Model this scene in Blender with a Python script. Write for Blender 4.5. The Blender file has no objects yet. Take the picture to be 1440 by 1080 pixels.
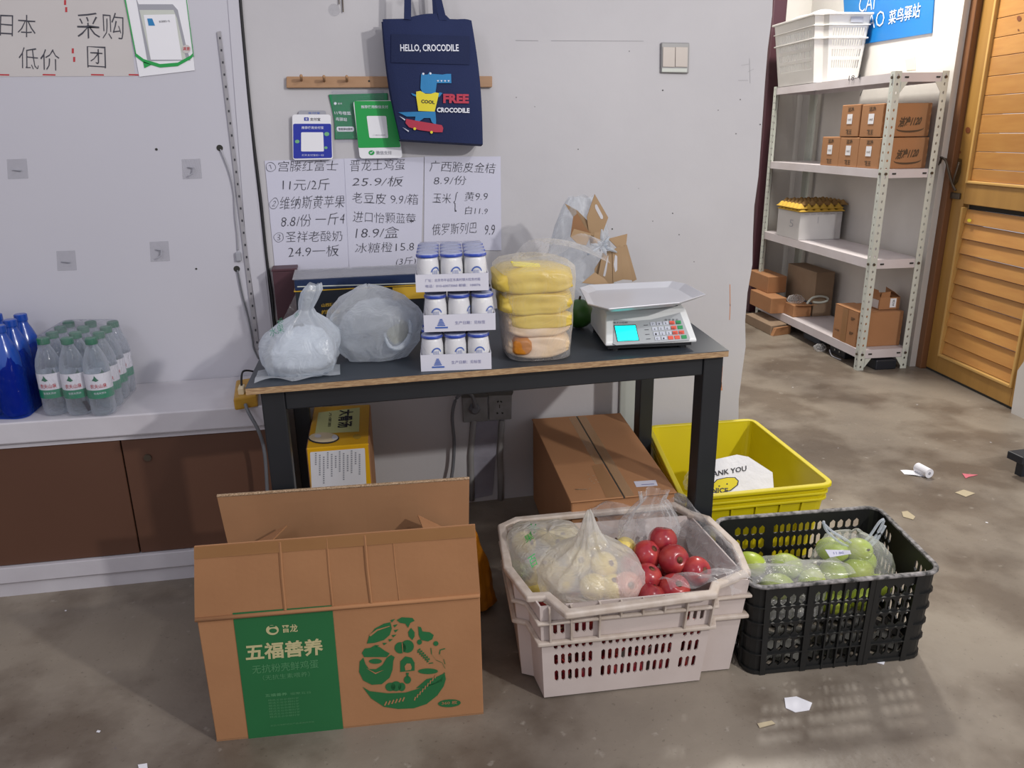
import bpy, bmesh, math, random
from mathutils import Vector, Matrix, noise
random.seed(7)
C = bpy.context.scene.collection
PI = math.pi
# ------------------------------------------------------------------ camera, world, lights, exposure
FPX = 1088.0
PITCH, YAW, ROLL, CAMZ = math.radians(17.92), math.radians(12.24), math.radians(.86), 1.25
fw = Vector((math.sin(YAW)*math.cos(PITCH), math.cos(YAW)*math.cos(PITCH), -math.sin(PITCH)))
rt = Vector((math.cos(YAW), -math.sin(YAW), 0)); dn = fw.cross(rt)
cr, sr = math.cos(ROLL), math.sin(ROLL)
RT = rt*cr + dn*sr; DN = dn*cr - rt*sr
cam = bpy.data.cameras.new('camera'); camo = bpy.data.objects.new('camera', cam); C.objects.link(camo)
cam.sensor_width = 36; cam.lens = FPX/1440*36; cam.clip_start = .02
camo.matrix_world = Matrix(((RT.x, -DN.x, -fw.x, 0), (RT.y, -DN.y, -fw.y, 0), (RT.z, -DN.z, -fw.z, CAMZ), (0, 0, 0, 1)))
bpy.context.scene.camera = camo
EYE = Vector((0, 0, CAMZ))

def lin(h):
    h = h.lstrip('#'); c = [int(h[i:i+2], 16)/255 for i in (0, 2, 4)]
    return tuple((x/12.92 if x <= .04045 else ((x+.055)/1.055)**2.4) for x in c) + (1,)

W = bpy.data.worlds.new('world'); bpy.context.scene.world = W; W.use_nodes = True
W.node_tree.nodes['Background'].inputs[0].default_value = (.84, .82, .88, 1)
W.node_tree.nodes['Background'].inputs[1].default_value = .60

def area(name, loc, target, size, power, col):
    l = bpy.data.lights.new(name, 'AREA'); l.shape = 'RECTANGLE'; l.size = size[0]; l.size_y = size[1]; l.energy = power; l.color = col
    o = bpy.data.objects.new(name, l); C.objects.link(o); o.location = loc
    o.rotation_euler = (Vector(target)-Vector(loc)).to_track_quat('-Z', 'Y').to_euler()
    o['label'] = 'ceiling lamp or fill light'; return o
area('ceiling_or_fill_light', (2.6, -1.4, 2.6), (.6, 2.3, .8), (.13, .10), 70, (1, .97, .94))
area('ceiling_or_fill_light', (1.35, 0.0, 2.7), (.4, 2.2, .3), (.12, .12), 13, (1, .98, .98))
area('ceiling_or_fill_light', (2.45, 3.9, 2.95), (2.2, 3.2, 0), (.28, .28), 72, (1, .95, .86))
area('ceiling_or_fill_light', (-1.6, -.6, 2.6), (-.6, 2.2, .8), (.5, .5), 9, (.90, .90, 1))  # added cool fill that sets how bright the left board is
sc = bpy.context.scene
sc.view_settings.view_transform = 'Standard'; sc.view_settings.look = 'None'
sc.view_settings.gamma = 1; sc.view_settings.use_curve_mapping = False; sc.view_settings.exposure = .15

# ------------------------------------------------------------------ helpers
class Pl:                      # a real plane in the room; hit() finds where a sight line meets it
    def __init__(s, p, n): s.p = Vector(p); s.n = Vector(n).normalized()
    def hit(s, x, y, h=0):
        d = RT*((x-720)/FPX) + DN*((y-540)/FPX) + fw
        n = s.n; t = (s.p + n*h - EYE).dot(n)/d.dot(n)
        return EYE + d*t
def YP(y): return Pl((0, y, 0), (0, -1, 0))
def ZP(z): return Pl((0, 0, z), (0, 0, 1))
def az(deg): a = math.radians(deg); return Vector((math.sin(a), math.cos(a), 0))

def mat(name, col, rough=.6, col2=None, scale=8, amt=.5, bump=0, bscale=60, metal=0, spec=.5, stretch=None, rnd=0, alpha=1, sss=0, detail=4, emit=0, coat=0):
    m = bpy.data.materials.new(name); m.use_nodes = True; nt = m.node_tree; N = nt.nodes; L = nt.links
    b = N['Principled BSDF']; c = lin(col) if isinstance(col, str) else col
    b.inputs['Base Color'].default_value = c; b.inputs['Roughness'].default_value = rough
    b.inputs['Metallic'].default_value = metal; b.inputs['Specular IOR Level'].default_value = spec
    b.inputs['Coat Weight'].default_value = coat
    tc = N.new('ShaderNodeTexCoord'); mp = N.new('ShaderNodeMapping'); L.new(tc.outputs['Object'], mp.inputs[0])
    if stretch: mp.inputs['Scale'].default_value = stretch
    last = None
    if col2:
        n = N.new('ShaderNodeTexNoise'); n.inputs['Scale'].default_value = scale; n.inputs['Detail'].default_value = detail
        L.new(mp.outputs[0], n.inputs['Vector'])
        r = N.new('ShaderNodeValToRGB'); L.new(n.outputs[0], r.inputs[0])
        r.color_ramp.elements[0].position = .5-amt/2; r.color_ramp.elements[1].position = .5+amt/2
        r.color_ramp.elements[0].color = c; r.color_ramp.elements[1].color = lin(col2)
        last = r.outputs[0]
    if rnd:
        oi = N.new('ShaderNodeObjectInfo'); hs = N.new('ShaderNodeHueSaturation')
        mr = N.new('ShaderNodeMapRange'); L.new(oi.outputs['Random'], mr.inputs[0]); mr.inputs[3].default_value = 1-rnd; mr.inputs[4].default_value = 1+rnd
        L.new(mr.outputs[0], hs.inputs['Value'])
        if last: L.new(last, hs.inputs['Color'])
        else: hs.inputs['Color'].default_value = c
        last = hs.outputs[0]
    if last: L.new(last, b.inputs['Base Color'])
    if bump:
        n2 = N.new('ShaderNodeTexNoise'); n2.inputs['Scale'].default_value = bscale; n2.inputs['Detail'].default_value = 5; L.new(mp.outputs[0], n2.inputs['Vector'])
        bp = N.new('ShaderNodeBump'); bp.inputs['Strength'].default_value = bump; bp.inputs['Distance'].default_value = .01
        L.new(n2.outputs[0], bp.inputs['Height']); L.new(bp.outputs[0], b.inputs['Normal'])
    if alpha < 1: b.inputs['Alpha'].default_value = alpha
    if sss: b.inputs['Subsurface Weight'].default_value = sss; b.inputs['Subsurface Scale'].default_value = .01
    if emit: b.inputs['Emission Color'].default_value = c; b.inputs['Emission Strength'].default_value = emit
    return m

def film(name, tint='#ffffff', body='#f4f4f8', lo=.1, hi=.6, rough=.18, nscale=0, bump=.25, bscale=25, stretch=None):
    """thin plastic: see-through face on, milkier and glossier at grazing angles and in creases"""
    m = bpy.data.materials.new(name); m.use_nodes = True; nt = m.node_tree; N = nt.nodes; L = nt.links
    b = N['Principled BSDF']; out = N['Material Output']
    b.inputs['Base Color'].default_value = lin(body); b.inputs['Roughness'].default_value = rough; b.inputs['Specular IOR Level'].default_value = .8
    tr = N.new('ShaderNodeBsdfTransparent'); tr.inputs[0].default_value = lin(tint)
    tl = N.new('ShaderNodeBsdfTranslucent'); tl.inputs[0].default_value = lin(body); m0 = N.new('ShaderNodeMixShader'); m0.inputs[0].default_value = .42
    mx = N.new('ShaderNodeMixShader'); lw = N.new('ShaderNodeLayerWeight'); lw.inputs[0].default_value = .35
    mr = N.new('ShaderNodeMapRange'); mr.inputs[3].default_value = lo; mr.inputs[4].default_value = hi
    tc = N.new('ShaderNodeTexCoord'); mp = N.new('ShaderNodeMapping'); L.new(tc.outputs['Object'], mp.inputs[0])
    if stretch: mp.inputs['Scale'].default_value = stretch
    n2 = N.new('ShaderNodeTexNoise'); n2.inputs['Scale'].default_value = bscale; n2.inputs['Detail'].default_value = 3; L.new(mp.outputs[0], n2.inputs['Vector'])
    n2.inputs['Distortion'].default_value = 1.5
    bp = N.new('ShaderNodeBump'); bp.inputs['Strength'].default_value = bump; bp.inputs['Distance'].default_value = .02
    L.new(n2.outputs[0], bp.inputs['Height']); L.new(bp.outputs[0], b.inputs['Normal']); L.new(bp.outputs[0], lw.inputs['Normal'])
    L.new(lw.outputs['Facing'], mr.inputs[0]); L.new(mr.outputs[0], mx.inputs[0])
    L.new(tr.outputs[0], mx.inputs[1]); L.new(b.outputs[0], m0.inputs[1]); L.new(tl.outputs[0], m0.inputs[2]); L.new(m0.outputs[0], mx.inputs[2]); L.new(mx.outputs[0], out.inputs[0])
    return m

def obj(name, bm, m, parent=None, smooth=False, mods=None, kind=None):
    """link a bmesh as one object; geometry of parented pieces is given in world space"""
    bm.normal_update()
    me = bpy.data.meshes.new(name); 
    if parent is None:
        if bm.verts:
            xs = [v.co for v in bm.verts]
            base = Vector(((min(v.x for v in xs)+max(v.x for v in xs))/2, (min(v.y for v in xs)+max(v.y for v in xs))/2, min(v.z for v in xs)))
        else: base = Vector()
    else:
        base = Vector(parent.get('_base', (0, 0, 0)))
    bmesh.ops.translate(bm, verts=bm.verts, vec=-base)
    bm.to_mesh(me); bm.free()
    for mm in (m if isinstance(m, (list, tuple)) else [m]): me.materials.append(mm)
    if smooth:
        for p in me.polygons: p.use_smooth = True
    o = bpy.data.objects.new(name, me); C.objects.link(o)
    if parent is None: o.location = base
    else:
        o.parent = parent
        if 'rz' in parent: pass
    o['_base'] = tuple(base)
    if kind: o['kind'] = kind
    if mods: mods(o)
    return o
def thing(name, label, cat, loc, group=None):
    o = bpy.data.objects.new(name, None); C.objects.link(o); o.location = loc; o['_base'] = tuple(loc); o.empty_display_size = .05
    return tag(o, label, cat, group)
def tag(o, label, cat, group=None):
    o['label'] = label; o['category'] = cat
    if group: o['group'] = group
    return o
def lab(o, l): o['label'] = l; return o
def dup(root, loc=None, rot=None, label=None, scale=None, parent=None):
    r = root.copy(); C.objects.link(r)
    if parent is not None: r.parent = parent
    if loc is not None: r.location = loc
    if rot is not None: r.rotation_euler = rot
    if scale is not None: r.scale = scale
    if label: r['label'] = label
    for ch in [c for c in bpy.data.objects if c.parent == root]: dup(ch, parent=r)
    return r
B = bmesh.new
def box8(bm, p):       # p: bottom 4 then top 4, counter-clockwise
    v = [bm.verts.new(q) for q in p]
    for f in ((3, 2, 1, 0), (4, 5, 6, 7), (0, 1, 5, 4), (1, 2, 6, 5), (2, 3, 7, 6), (3, 0, 4, 7)): bm.faces.new([v[i] for i in f])
    return v
def bx(bm, x0, x1, y0, y1, z0, z1):
    return box8(bm, [(x0, y0, z0), (x1, y0, z0), (x1, y1, z0), (x0, y1, z0), (x0, y0, z1), (x1, y0, z1), (x1, y1, z1), (x0, y1, z1)])
def obox(bm, o, u, v, w):    # origin and three edge vectors
    o, u, v, w = map(Vector, (o, u, v, w))
    return box8(bm, [o, o+u, o+u+v, o+v, o+w, o+u+w, o+u+v+w, o+v+w])
def bevel(w, seg=2):
    def f(o):
        m = o.modifiers.new('bevel', 'BEVEL'); m.width = w; m.segments = seg; m.limit_method = 'ANGLE'
    return f
def tube(bm, pts, r, n=8, cap=True):
    pts = [Vector(p) for p in pts]; rings = []
    for i, p in enumerate(pts):
        a = pts[max(i-1, 0)]; b = pts[min(i+1, len(pts)-1)]; d = (b-a).normalized()
        s = Vector((0, 0, 1)) if abs(d.z) < .9 else Vector((1, 0, 0))
        x = d.cross(s).normalized(); y = d.cross(x)
        rr = r[i] if isinstance(r, (list, tuple)) else r
        rings.append([bm.verts.new(p + x*math.cos(2*PI*k/n)*rr + y*math.sin(2*PI*k/n)*rr) for k in range(n)])
    for a, b in zip(rings, rings[1:]):
        for k in range(n): bm.faces.new((a[k], a[(k+1) % n], b[(k+1) % n], b[k]))
    if cap: bm.faces.new(rings[0][::-1]); bm.faces.new(rings[-1])
def smoothpts(pts, n=6):
    P = [Vector(p) for p in pts]; out = []
    for i in range(len(P)-1):
        p0 = P[max(i-1, 0)]; p1 = P[i]; p2 = P[i+1]; p3 = P[min(i+2, len(P)-1)]
        for k in range(n):
            t = k/n
            out.append(.5*((2*p1)+(p2-p0)*t+(2*p0-5*p1+4*p2-p3)*t*t+(3*p1-p0-3*p2+p3)*t**3))
    out.append(P[-1]); return out
def lathe(bm, prof, c, n=24, cap=True):
    c = Vector(c); rings = []
    for r, z in prof:
        rings.append([bm.verts.new(c+Vector((r*math.cos(2*PI*k/n), r*math.sin(2*PI*k/n), z))) for k in range(n)])
    for a, b in zip(rings, rings[1:]):
        for k in range(n): bm.faces.new((a[k], a[(k+1) % n], b[(k+1) % n], b[k]))
    if cap:
        bm.faces.new(rings[0][::-1]); bm.faces.new(rings[-1])
def grid(bm, f, nu, nv):
    V = [[bm.verts.new(f(i/nu, j/nv)) for i in range(nu+1)] for j in range(nv+1)]
    for j in range(nv):
        for i in range(nu): bm.faces.new((V[j][i], V[j][i+1], V[j+1][i+1], V[j+1][i]))
    return V
def ngon(bm, pts): return bm.faces.new([bm.verts.new(p) for p in pts])
def px(bm, pl, pts, h=.0008): return ngon(bm, [pl.hit(x, y, h) for x, y in pts])
def slab(bm, pl, pts, h0, h1):       # solid sheet on a plane, outline given by sight lines
    a = [bm.verts.new(pl.hit(x, y, h0)) for x, y in pts]
    mid = pl.n*(h1-h0); b = [bm.verts.new(v.co+mid) for v in a]
    n = len(a); bm.faces.new(b); bm.faces.new(a[::-1])
    for i in range(n): bm.faces.new((a[i], a[(i+1) % n], b[(i+1) % n], b[i]))
def ell(cx, cy, rx, ry, n=20, rot=0, a0=0, a1=2*PI):
    c, s = math.cos(rot), math.sin(rot); out = []
    full = abs(a1-a0-2*PI) < 1e-6
    for k in range(n if full else n+1):
        t = a0+(a1-a0)*k/n; x, y = rx*math.cos(t), ry*math.sin(t); out.append((cx+x*c-y*s, cy+x*s+y*c))
    return out
_tc = {}
def glyphs(s, weight=0.0, shear=0.0):
    k = (s, weight, shear)
    if k in _tc: return _tc[k]
    cu = bpy.data.curves.new('t', 'FONT'); cu.body = s; cu.offset = weight; cu.resolution_u = 2; cu.shear = shear
    o = bpy.data.objects.new('t', cu); C.objects.link(o)
    me = o.to_mesh()
    vs = [(v.co.x, v.co.y) for v in me.vertices]; fs = [tuple(p.vertices) for p in me.polygons]
    o.to_mesh_clear(); bpy.data.objects.remove(o); bpy.data.curves.remove(cu)
    _tc[k] = (vs, fs); return _tc[k]
def textbm(bm, s, pl, bl, br, tl, h=.0012, weight=0.0, shear=0.0, wob=0.0):
    """lettering fitted into the parallelogram bl-br-tl on plane pl"""
    vs, fs = glyphs(s, weight, shear)
    if not vs: return
    x0 = min(v[0] for v in vs); x1 = max(v[0] for v in vs); y0 = min(v[1] for v in vs); y1 = max(v[1] for v in vs)
    O, U, V = pl.hit(*bl, h), pl.hit(*br, h), pl.hit(*tl, h); U = U-O; V = V-O
    nv = []
    for x, y in vs:
        a = (x-x0)/(x1-x0 or 1); b = (y-y0)/(y1-y0 or 1)
        if wob:
            q = noise.noise_vector(Vector((a*9+len(s)*3.1, b*2.3, bl[1]*.37)))
            a += q.x*wob*.25; b += q.y*wob*1.0
        nv.append(bm.verts.new(O+U*a+V*b))
    for f in fs:
        try: bm.faces.new([nv[i] for i in f])
        except ValueError: pass
def text3(bm, s, O, U, V, weight=0.0):   # lettering in a world-space box
    vs, fs = glyphs(s, weight); O, U, V = Vector(O), Vector(U), Vector(V)
    x0 = min(v[0] for v in vs); x1 = max(v[0] for v in vs); y0 = min(v[1] for v in vs); y1 = max(v[1] for v in vs)
    nv = [bm.verts.new(O+U*((x-x0)/(x1-x0))+V*((y-y0)/(y1-y0))) for x, y in vs]
    for f in fs:
        try: bm.faces.new([nv[i] for i in f])
        except ValueError: pass

# ------------------------------------------------------------------ materials
M = {}
M['wall'] = mat('plaster_white', '#c3c1c3', .75, '#b8b6b9', 3, .6, .12, 18)
M['wall_right'] = mat('plaster_warm', '#d2cfca', .75, '#c4c0bb', 3, .6, .1, 18)
M['board'] = mat('painted_board', '#c4c3ca', .5, '#bebdc6', 2, .8, .03, 30)
M['bench'] = mat('bench_white', '#cfcdd2', .45, '#bdb9bf', 6, .6, .05, 40)
M['brown'] = mat('brown_laminate', '#563829', .5, '#5d3e2e', 4, .8)
M['black_metal'] = mat('black_steel', '#16181c', .45, '#1f2226', 9, .7)
M['table_top'] = mat('table_laminate', '#2e3339', .5, '#3a4048', 7, .6)
M['ply'] = mat('ply_edge', '#b79a74', .8, '#7e5f42', 60, .5, stretch=(1, 1, 6))
M['card'] = mat('cardboard', '#a97a53', .85, '#9e704b', 7, .7, .05, 80)
M['card_in'] = mat('cardboard_inside', '#9a7250', .9, '#8c6646', 6, .8, .04, 60)
M['card_dark'] = mat('cardboard_grey', '#96806a', .9, '#846f5a', 7, .7)
M['flute'] = mat('cardboard_edge', '#bda386', .9, '#7d6347', 300, .3)
M['tape'] = mat('brown_tape', '#9b7047', .3, '#a57a50', 9, .8, alpha=.85)
M['cleartape'] = mat('clear_tape', '#b89f7a', .15, alpha=.35)
M['green_ink'] = mat('green_ink', '#1f6b3a', .7, '#1a5f33', 6, .8)
M['pale_ink'] = mat('pale_ink', '#b9b184', .8)
M['faint_ink'] = mat('faint_ink', '#4f8a5c', .8)
M['dark_ink'] = mat('dark_ink', '#55402c', .8)
M['ink'] = mat('black_ink', '#2b2b33', .6)
M['pencil'] = mat('marker_ink', '#3c3c46', .6)
M['red_ink'] = mat('red_ink', '#b5333a', .6)
M['paper'] = mat('white_paper', '#cdcddb', .8, '#c6c6d6', 3, .8)
M['paper2'] = mat('old_paper', '#cac6c4', .6, '#beb8b6', 4, .8)
M['white'] = mat('white_plastic', '#e6e6ea', .4)
M['grey'] = mat('grey_plastic', '#9b9ca4', .5)
M['lgrey'] = mat('light_grey_metal', '#c9cdc4', .5, '#bcc0b8', 10, .7)
M['hole'] = mat('dark_hole', '#33332f', .9)
M['shelf'] = mat('shelf_sheet', '#d5d0d4', .5, '#bdb3b3', 5, .8)
M['wood'] = mat('pine_plank', '#c4914f', .45, '#b0793f', 5, .7, stretch=(1, 1.2, 9), rnd=.13)
M['wood_frame'] = mat('pine_frame', '#b58a47', .45, '#8f672f', 4, .8, stretch=(3, 3, .5))
M['wood_trim'] = mat('pine_trim', '#d1aa66', .45, '#bf9450', 6, .8)
M['wood_dark'] = mat('pine_stop', '#80583a', .5, '#6d4628', 5, .8, stretch=(3, 3, .4))
M['peg'] = mat('beech', '#b08a68', .5, '#a07a58', 8, .8, stretch=(1, 5, 8))
M['maroon'] = mat('maroon_paint', '#4a2a33', .5)
M['metal'] = mat('old_metal', '#5d5348', .45, metal=.7)
M['steel'] = mat('steel', '#b8b8b8', .3, metal=.8)
M['crate_white'] = mat('crate_off_white', '#cdc1bc', .5, '#bdb0aa', 9, .8, .05, 40)
M['crate_rim'] = mat('crate_rim_dirty', '#cabfb5', .55, '#ad9d8e', 30, .55, .08, 60)
M['crate_clean'] = mat('crate_clean_white', '#cfcdca', .4, '#c4c2be', 9, .8)
M['crate_black'] = mat('crate_black', '#0d0e0e', .5, '#151616', 20, .7)
M['crate_worn'] = mat('crate_black_worn', '#1d1e1e', .6, '#9b9796', 70, .35)
M['yellow'] = mat('crate_yellow', '#d9c90c', .45, '#ccba08', 6, .8)
M['navy'] = mat('navy_canvas', '#1d2a52', .9, '#18234a', 10, .8, .15, 300)
M['navy2'] = mat('navy_pocket', '#18244a', .9, '#141f42', 10, .8, .15, 300)
M['croc'] = mat('print_blue', '#2f7fb5', .8); M['pyel'] = mat('print_yellow', '#e2d33a', .8); M['pred'] = mat('print_red', '#b23a4e', .8); M['pwhite'] = mat('print_white', '#d9dce6', .8)
M['sblue'] = mat('sign_blue', '#1e2f9e', .35); M['sgreen'] = mat('sign_green', '#129a45', .35); M['pgreen'] = mat('packet_green', '#16784a', .3, '#1d8a55', 20, .7)
M['dotg'] = mat('dot_green', '#6fae7c', .5)
M['bsign'] = mat('sign_sky_blue', '#1668b4', .35, '#1d7bbd', 1.5, .6)
M['concrete'] = None
M['apple'] = mat('apple_red', '#8c1530', .24, '#b8493f', 9, .45, stretch=(4, 4, 1), rnd=.18, detail=6)
M['apple_pale'] = mat('apple_pink', '#cf6a5e', .3, '#d98a72', 8, .6, stretch=(4, 4, 1), rnd=.1)
M['apple_dimple'] = mat('apple_dimple', '#8a5a40', .7)
M['apple_y'] = mat('apple_yellow', '#e3d27c', .35, '#dcc264', 8, .7, rnd=.06)
M['mango'] = mat('green_fruit', '#8fae2f', .35, '#bcc24a', 5, .6, rnd=.12)
M['melon'] = mat('dark_green_rind', '#2f5a22', .4, '#41702c', 8, .7)
M['stem'] = mat('fruit_stem', '#4a3a26', .8)
M['bag_milky'] = film('bag_milky', '#e6edf2', '#e3e8ee', .50, .93, .25, bump=.5, bscale=22)
M['bag_grey'] = film('bag_grey', '#f6f8fa', '#edf1f5', .30, .85, .28, bump=.6, bscale=16)
M['bag_clear'] = film('bag_clear', '#fcfcfc', '#f2f2f4', .12, .60, .16, bump=.6, bscale=15)
M['bag_apple'] = film('bag_apple', '#fdfbef', '#f4f3f2', .46, .92, .2, bump=.6, bscale=20)
M['film'] = film('shrink_film', '#fbfbfd', '#e8e8ef', .04, .45, .1, bump=.6, bscale=20)
M['bottle'] = film('pet_bottle', '#e8edf0', '#e6ecf2', .16, .80, .10, bump=.12, bscale=30)
M['bottle_blue'] = mat('blue_bottle', '#1b4fae', .2, '#143a94', 8, .7, spec=.8)
M['blue_film'] = film('blue_film', '#5f86dd', '#2a5ac4', .15, .75, .15, bump=.6, bscale=18)
M['cap_green'] = mat('cap_green', '#1e6a4c', .4); M['label_green'] = mat('label_green', '#1f7f5c', .4); M['label_white'] = mat('label_white', '#d9d9df', .5)
M['jar'] = mat('jar_white', '#e2e2e0', .3); M['jar_blue'] = mat('jar_lid_rim', '#2c47a6', .35); M['jar_lid'] = mat('jar_lid_top', '#a7aec6', .3, '#97a0c0', 40, .6)
M['tray'] = mat('tray_card', '#d3d3dd', .6, '#cbcbd7', 8, .8); M['blue_print'] = mat('blue_print', '#3a5fae', .6); M['lav_print'] = mat('lavender_print', '#7f80a8', .6)
M['scale'] = mat('scale_white', '#dfe1e0', .3); M['panel'] = mat('scale_panel', '#a9adb0', .4)
M['pan'] = mat('scale_pan', '#cccdd2', .35, '#c2c3c9', 6, .8, metal=.1)
M['lcd'] = mat('lcd', '#12e6e0', .3, emit=1.5); M['key_w'] = mat('key_grey', '#c4c8d4', .5); M['key_r'] = mat('key_red', '#e0563f', .5); M['key_g'] = mat('key_green', '#1d9150', .5)
M['bread_y'] = mat('bread_yellow', '#d9c255', .35, '#d2b24a', 14, .6, .2, 30); M['bread_w'] = mat('bread_pale', '#dccbbe', .35, '#e2c08a', 10, .6, .2, 30)
M['kraft'] = mat('kraft_paper', '#a28768', .85, '#937857', 8, .7)
M['nbox'] = mat('navy_carton', '#1a2c4e', .35, '#16264a', 4, .8); M['nblk'] = mat('black_carton', '#20242c', .4); M['gold'] = mat('gold_print', '#c7a032', .4)
M['ybox'] = mat('yellow_carton', '#e8b41c', .4, '#e2a813', 5, .8); M['yel_pale'] = mat('pale_yellow_print', '#d9dd9a', .5); M['cream'] = mat('cream_print', '#ead9b4', .5)
M['orange'] = mat('orange_bag', '#c8811c', .35, '#a8620f', 14, .6, .4, 25)
M['cable'] = mat('grey_cable', '#6b6d72', .5); M['cableb'] = mat('black_cable', '#1a1a1d', .6); M['wire'] = mat('pale_wire', '#a5a5ab', .5)
M['yelplug'] = mat('yellow_strip', '#c79a34', .5, '#a87a22', 30, .5)
M['tissue'] = mat('tissue', '#e4e4ea', .9); M['pink'] = mat('pink_paper', '#c96a76', .8); M['tan'] = mat('tan_scrap', '#b5a88c', .9)
M['pulp'] = mat('pulp_lit_yellow', '#d8b44e', .9, '#c8a03c', 12, .8); M['pulp2'] = mat('pulp_brown', '#8a6b3d', .9)  # yellow pulp tone carries the lamplight on the egg trays
M['foam_in'] = mat('grey_liner', '#4b4f55', .8); M['bag_white'] = mat('white_bag', '#e7e7ea', .25, '#d8d8dc', 10, .7, .4, 30)
M['sticker'] = mat('clear_sticker', '#b9b9c0', .3, alpha=.16)
M['pipe'] = mat('pvc_conduit', '#9b9a9c', .5, '#85837f', 14, .7)

def concrete():
    m = bpy.data.materials.new('concrete_floor'); m.use_nodes = True; nt = m.node_tree; N = nt.nodes; L = nt.links; b = N['Principled BSDF']
    tc = N.new('ShaderNodeTexCoord')
    def nz(s, d, lo, hi, c0, c1):
        n = N.new('ShaderNodeTexNoise'); n.inputs['Scale'].default_value = s; n.inputs['Detail'].default_value = d; L.new(tc.outputs['Object'], n.inputs[0])
        r = N.new('ShaderNodeValToRGB'); L.new(n.outputs[0], r.inputs[0]); r.color_ramp.elements[0].position = lo; r.color_ramp.elements[1].position = hi
        r.color_ramp.elements[0].color = c0; r.color_ramp.elements[1].color = c1; return r
    a = nz(1.6, 8, .35, .68, lin('#756c62'), lin('#958b7d'))
    s = nz(3.8, 10, .38, .54, (.48, .43, .40, 1), (1, 1, 1, 1))
    p = nz(30, 8, .66, .76, (0, 0, 0, 1), (1, 1, 1, 1))
    m1 = N.new('ShaderNodeMixRGB'); m1.blend_type = 'MULTIPLY'; m1.inputs[0].default_value = .8; L.new(a.outputs[0], m1.inputs[1]); L.new(s.outputs[0], m1.inputs[2])
    d = nz(90, 5, .30, .36, (.5, .48, .46, 1), (1, 1, 1, 1))
    m2 = N.new('ShaderNodeMixRGB'); m2.blend_type = 'MULTIPLY'; m2.inputs[0].default_value = .5; L.new(m1.outputs[0], m2.inputs[1]); L.new(d.outputs[0], m2.inputs[2])
    m3 = N.new('ShaderNodeMixRGB'); m3.inputs[2].default_value = lin('#c4beb4'); mu = N.new('ShaderNodeMath'); mu.operation = 'MULTIPLY'; mu.inputs[1].default_value = .3
    L.new(p.outputs[0], mu.inputs[0]); L.new(mu.outputs[0], m3.inputs[0]); L.new(m2.outputs[0], m3.inputs[1])
    L.new(m3.outputs[0], b.inputs['Base Color']); b.inputs['Roughness'].default_value = .42; b.inputs['Specular IOR Level'].default_value = .35
    n = N.new('ShaderNodeTexNoise'); n.inputs['Scale'].default_value = 22; n.inputs['Detail'].default_value = 7; L.new(tc.outputs['Object'], n.inputs[0])
    bp = N.new('ShaderNodeBump'); bp.inputs['Strength'].default_value = .22; bp.inputs['Distance'].default_value = .01; L.new(n.outputs[0], bp.inputs['Height']); L.new(bp.outputs[0], b.inputs['Normal'])
    return m
M['concrete'] = concrete()

# ------------------------------------------------------------------ the setting
def struct(name, bm, m, parent=None, **k):
    o = obj(name, bm, m, parent, **k)
    if parent is None: o['kind'] = 'structure'
    return o
bm = B(); bx(bm, -3.0, 4.2, -1.8, 6.2, -.1, 0); floor = struct('floor', bm, M['concrete'])
YW = 2.475
# pillar wall behind the table (ragged right edge)
bm = B()
ragged = [(1.403+.004*math.sin(i*1.7)+.003*math.sin(i*4.1), i*.1) for i in range(31)]
f = [(-.222, 0), *ragged, (-.222, 3.0)]
va = [bm.verts.new((x, YW, z)) for x, z in f]; vb = [bm.verts.new((x, YW+.26, z)) for x, z in f]
bm.faces.new(va); bm.faces.new(vb[::-1])
for i in range(len(va)): bm.faces.new((va[i], vb[i], vb[(i+1) % len(va)], va[(i+1) % len(va)]))
wall_back = struct('wall_back', bm, M['wall'])
bm = B(); bx(bm, -3.0, -.228, YW-.004, YW+.2, .0, 3.0); wall_left = struct('wall_left', bm, M['board'])
# right wall with door opening
RW0 = Vector((3.0, 3.48, 0)); RU = az(5); RN = Vector((-RU.y, RU.x, 0))
RP = Pl(RW0, RN)
def rwall(name, s0, s1, z0, z1, m=M['wall_right'], t=.3):
    bm = B(); obox(bm, RW0+RU*s0+Vector((0, 0, z0)), -RN*t, RU*(s1-s0), Vector((0, 0, z1-z0))); return struct(name, bm, m)
rwall('wall_right', .035, 1.62, 0, 3.0)
# near piece of the right wall with broken plaster edge
bm = B(); p = [(0, -.72), (.2, -.71), (.25, -.735), (.4, -.725), (.6, -.745), (1.2, -.74), (3, -.74)]
a = [bm.verts.new(RW0+RU*s+Vector((0, 0, z))) for z, s in p]+[bm.verts.new(RW0+RU*-2.2+Vector((0, 0, z))) for z in (3, 0)]
b_ = [bm.verts.new(v.co-RN*.3) for v in a]; bm.faces.new(a); bm.faces.new(b_[::-1])
for i in range(len(a)): bm.faces.new((a[i], b_[i], b_[(i+1) % len(a)], a[(i+1) % len(a)]))
struct('wall_right_near', bm, M['wall_right'])
bm = B(); bx(bm, .6, 3.3, 5.02, 5.2, 0, 3.0); struct('wall_far', bm, M['wall_right'])
bm = B(); bx(bm, -3.1, -3.0, -1.8, 2.7, 0, 3.0); struct('wall_side', bm, M['board'])
bm = B(); bx(bm, 2.83, 2.93, 4.97, 5.02, 0, 3.0); struct('trim_1', bm, M['maroon'], mods=bevel(.008))
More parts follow.
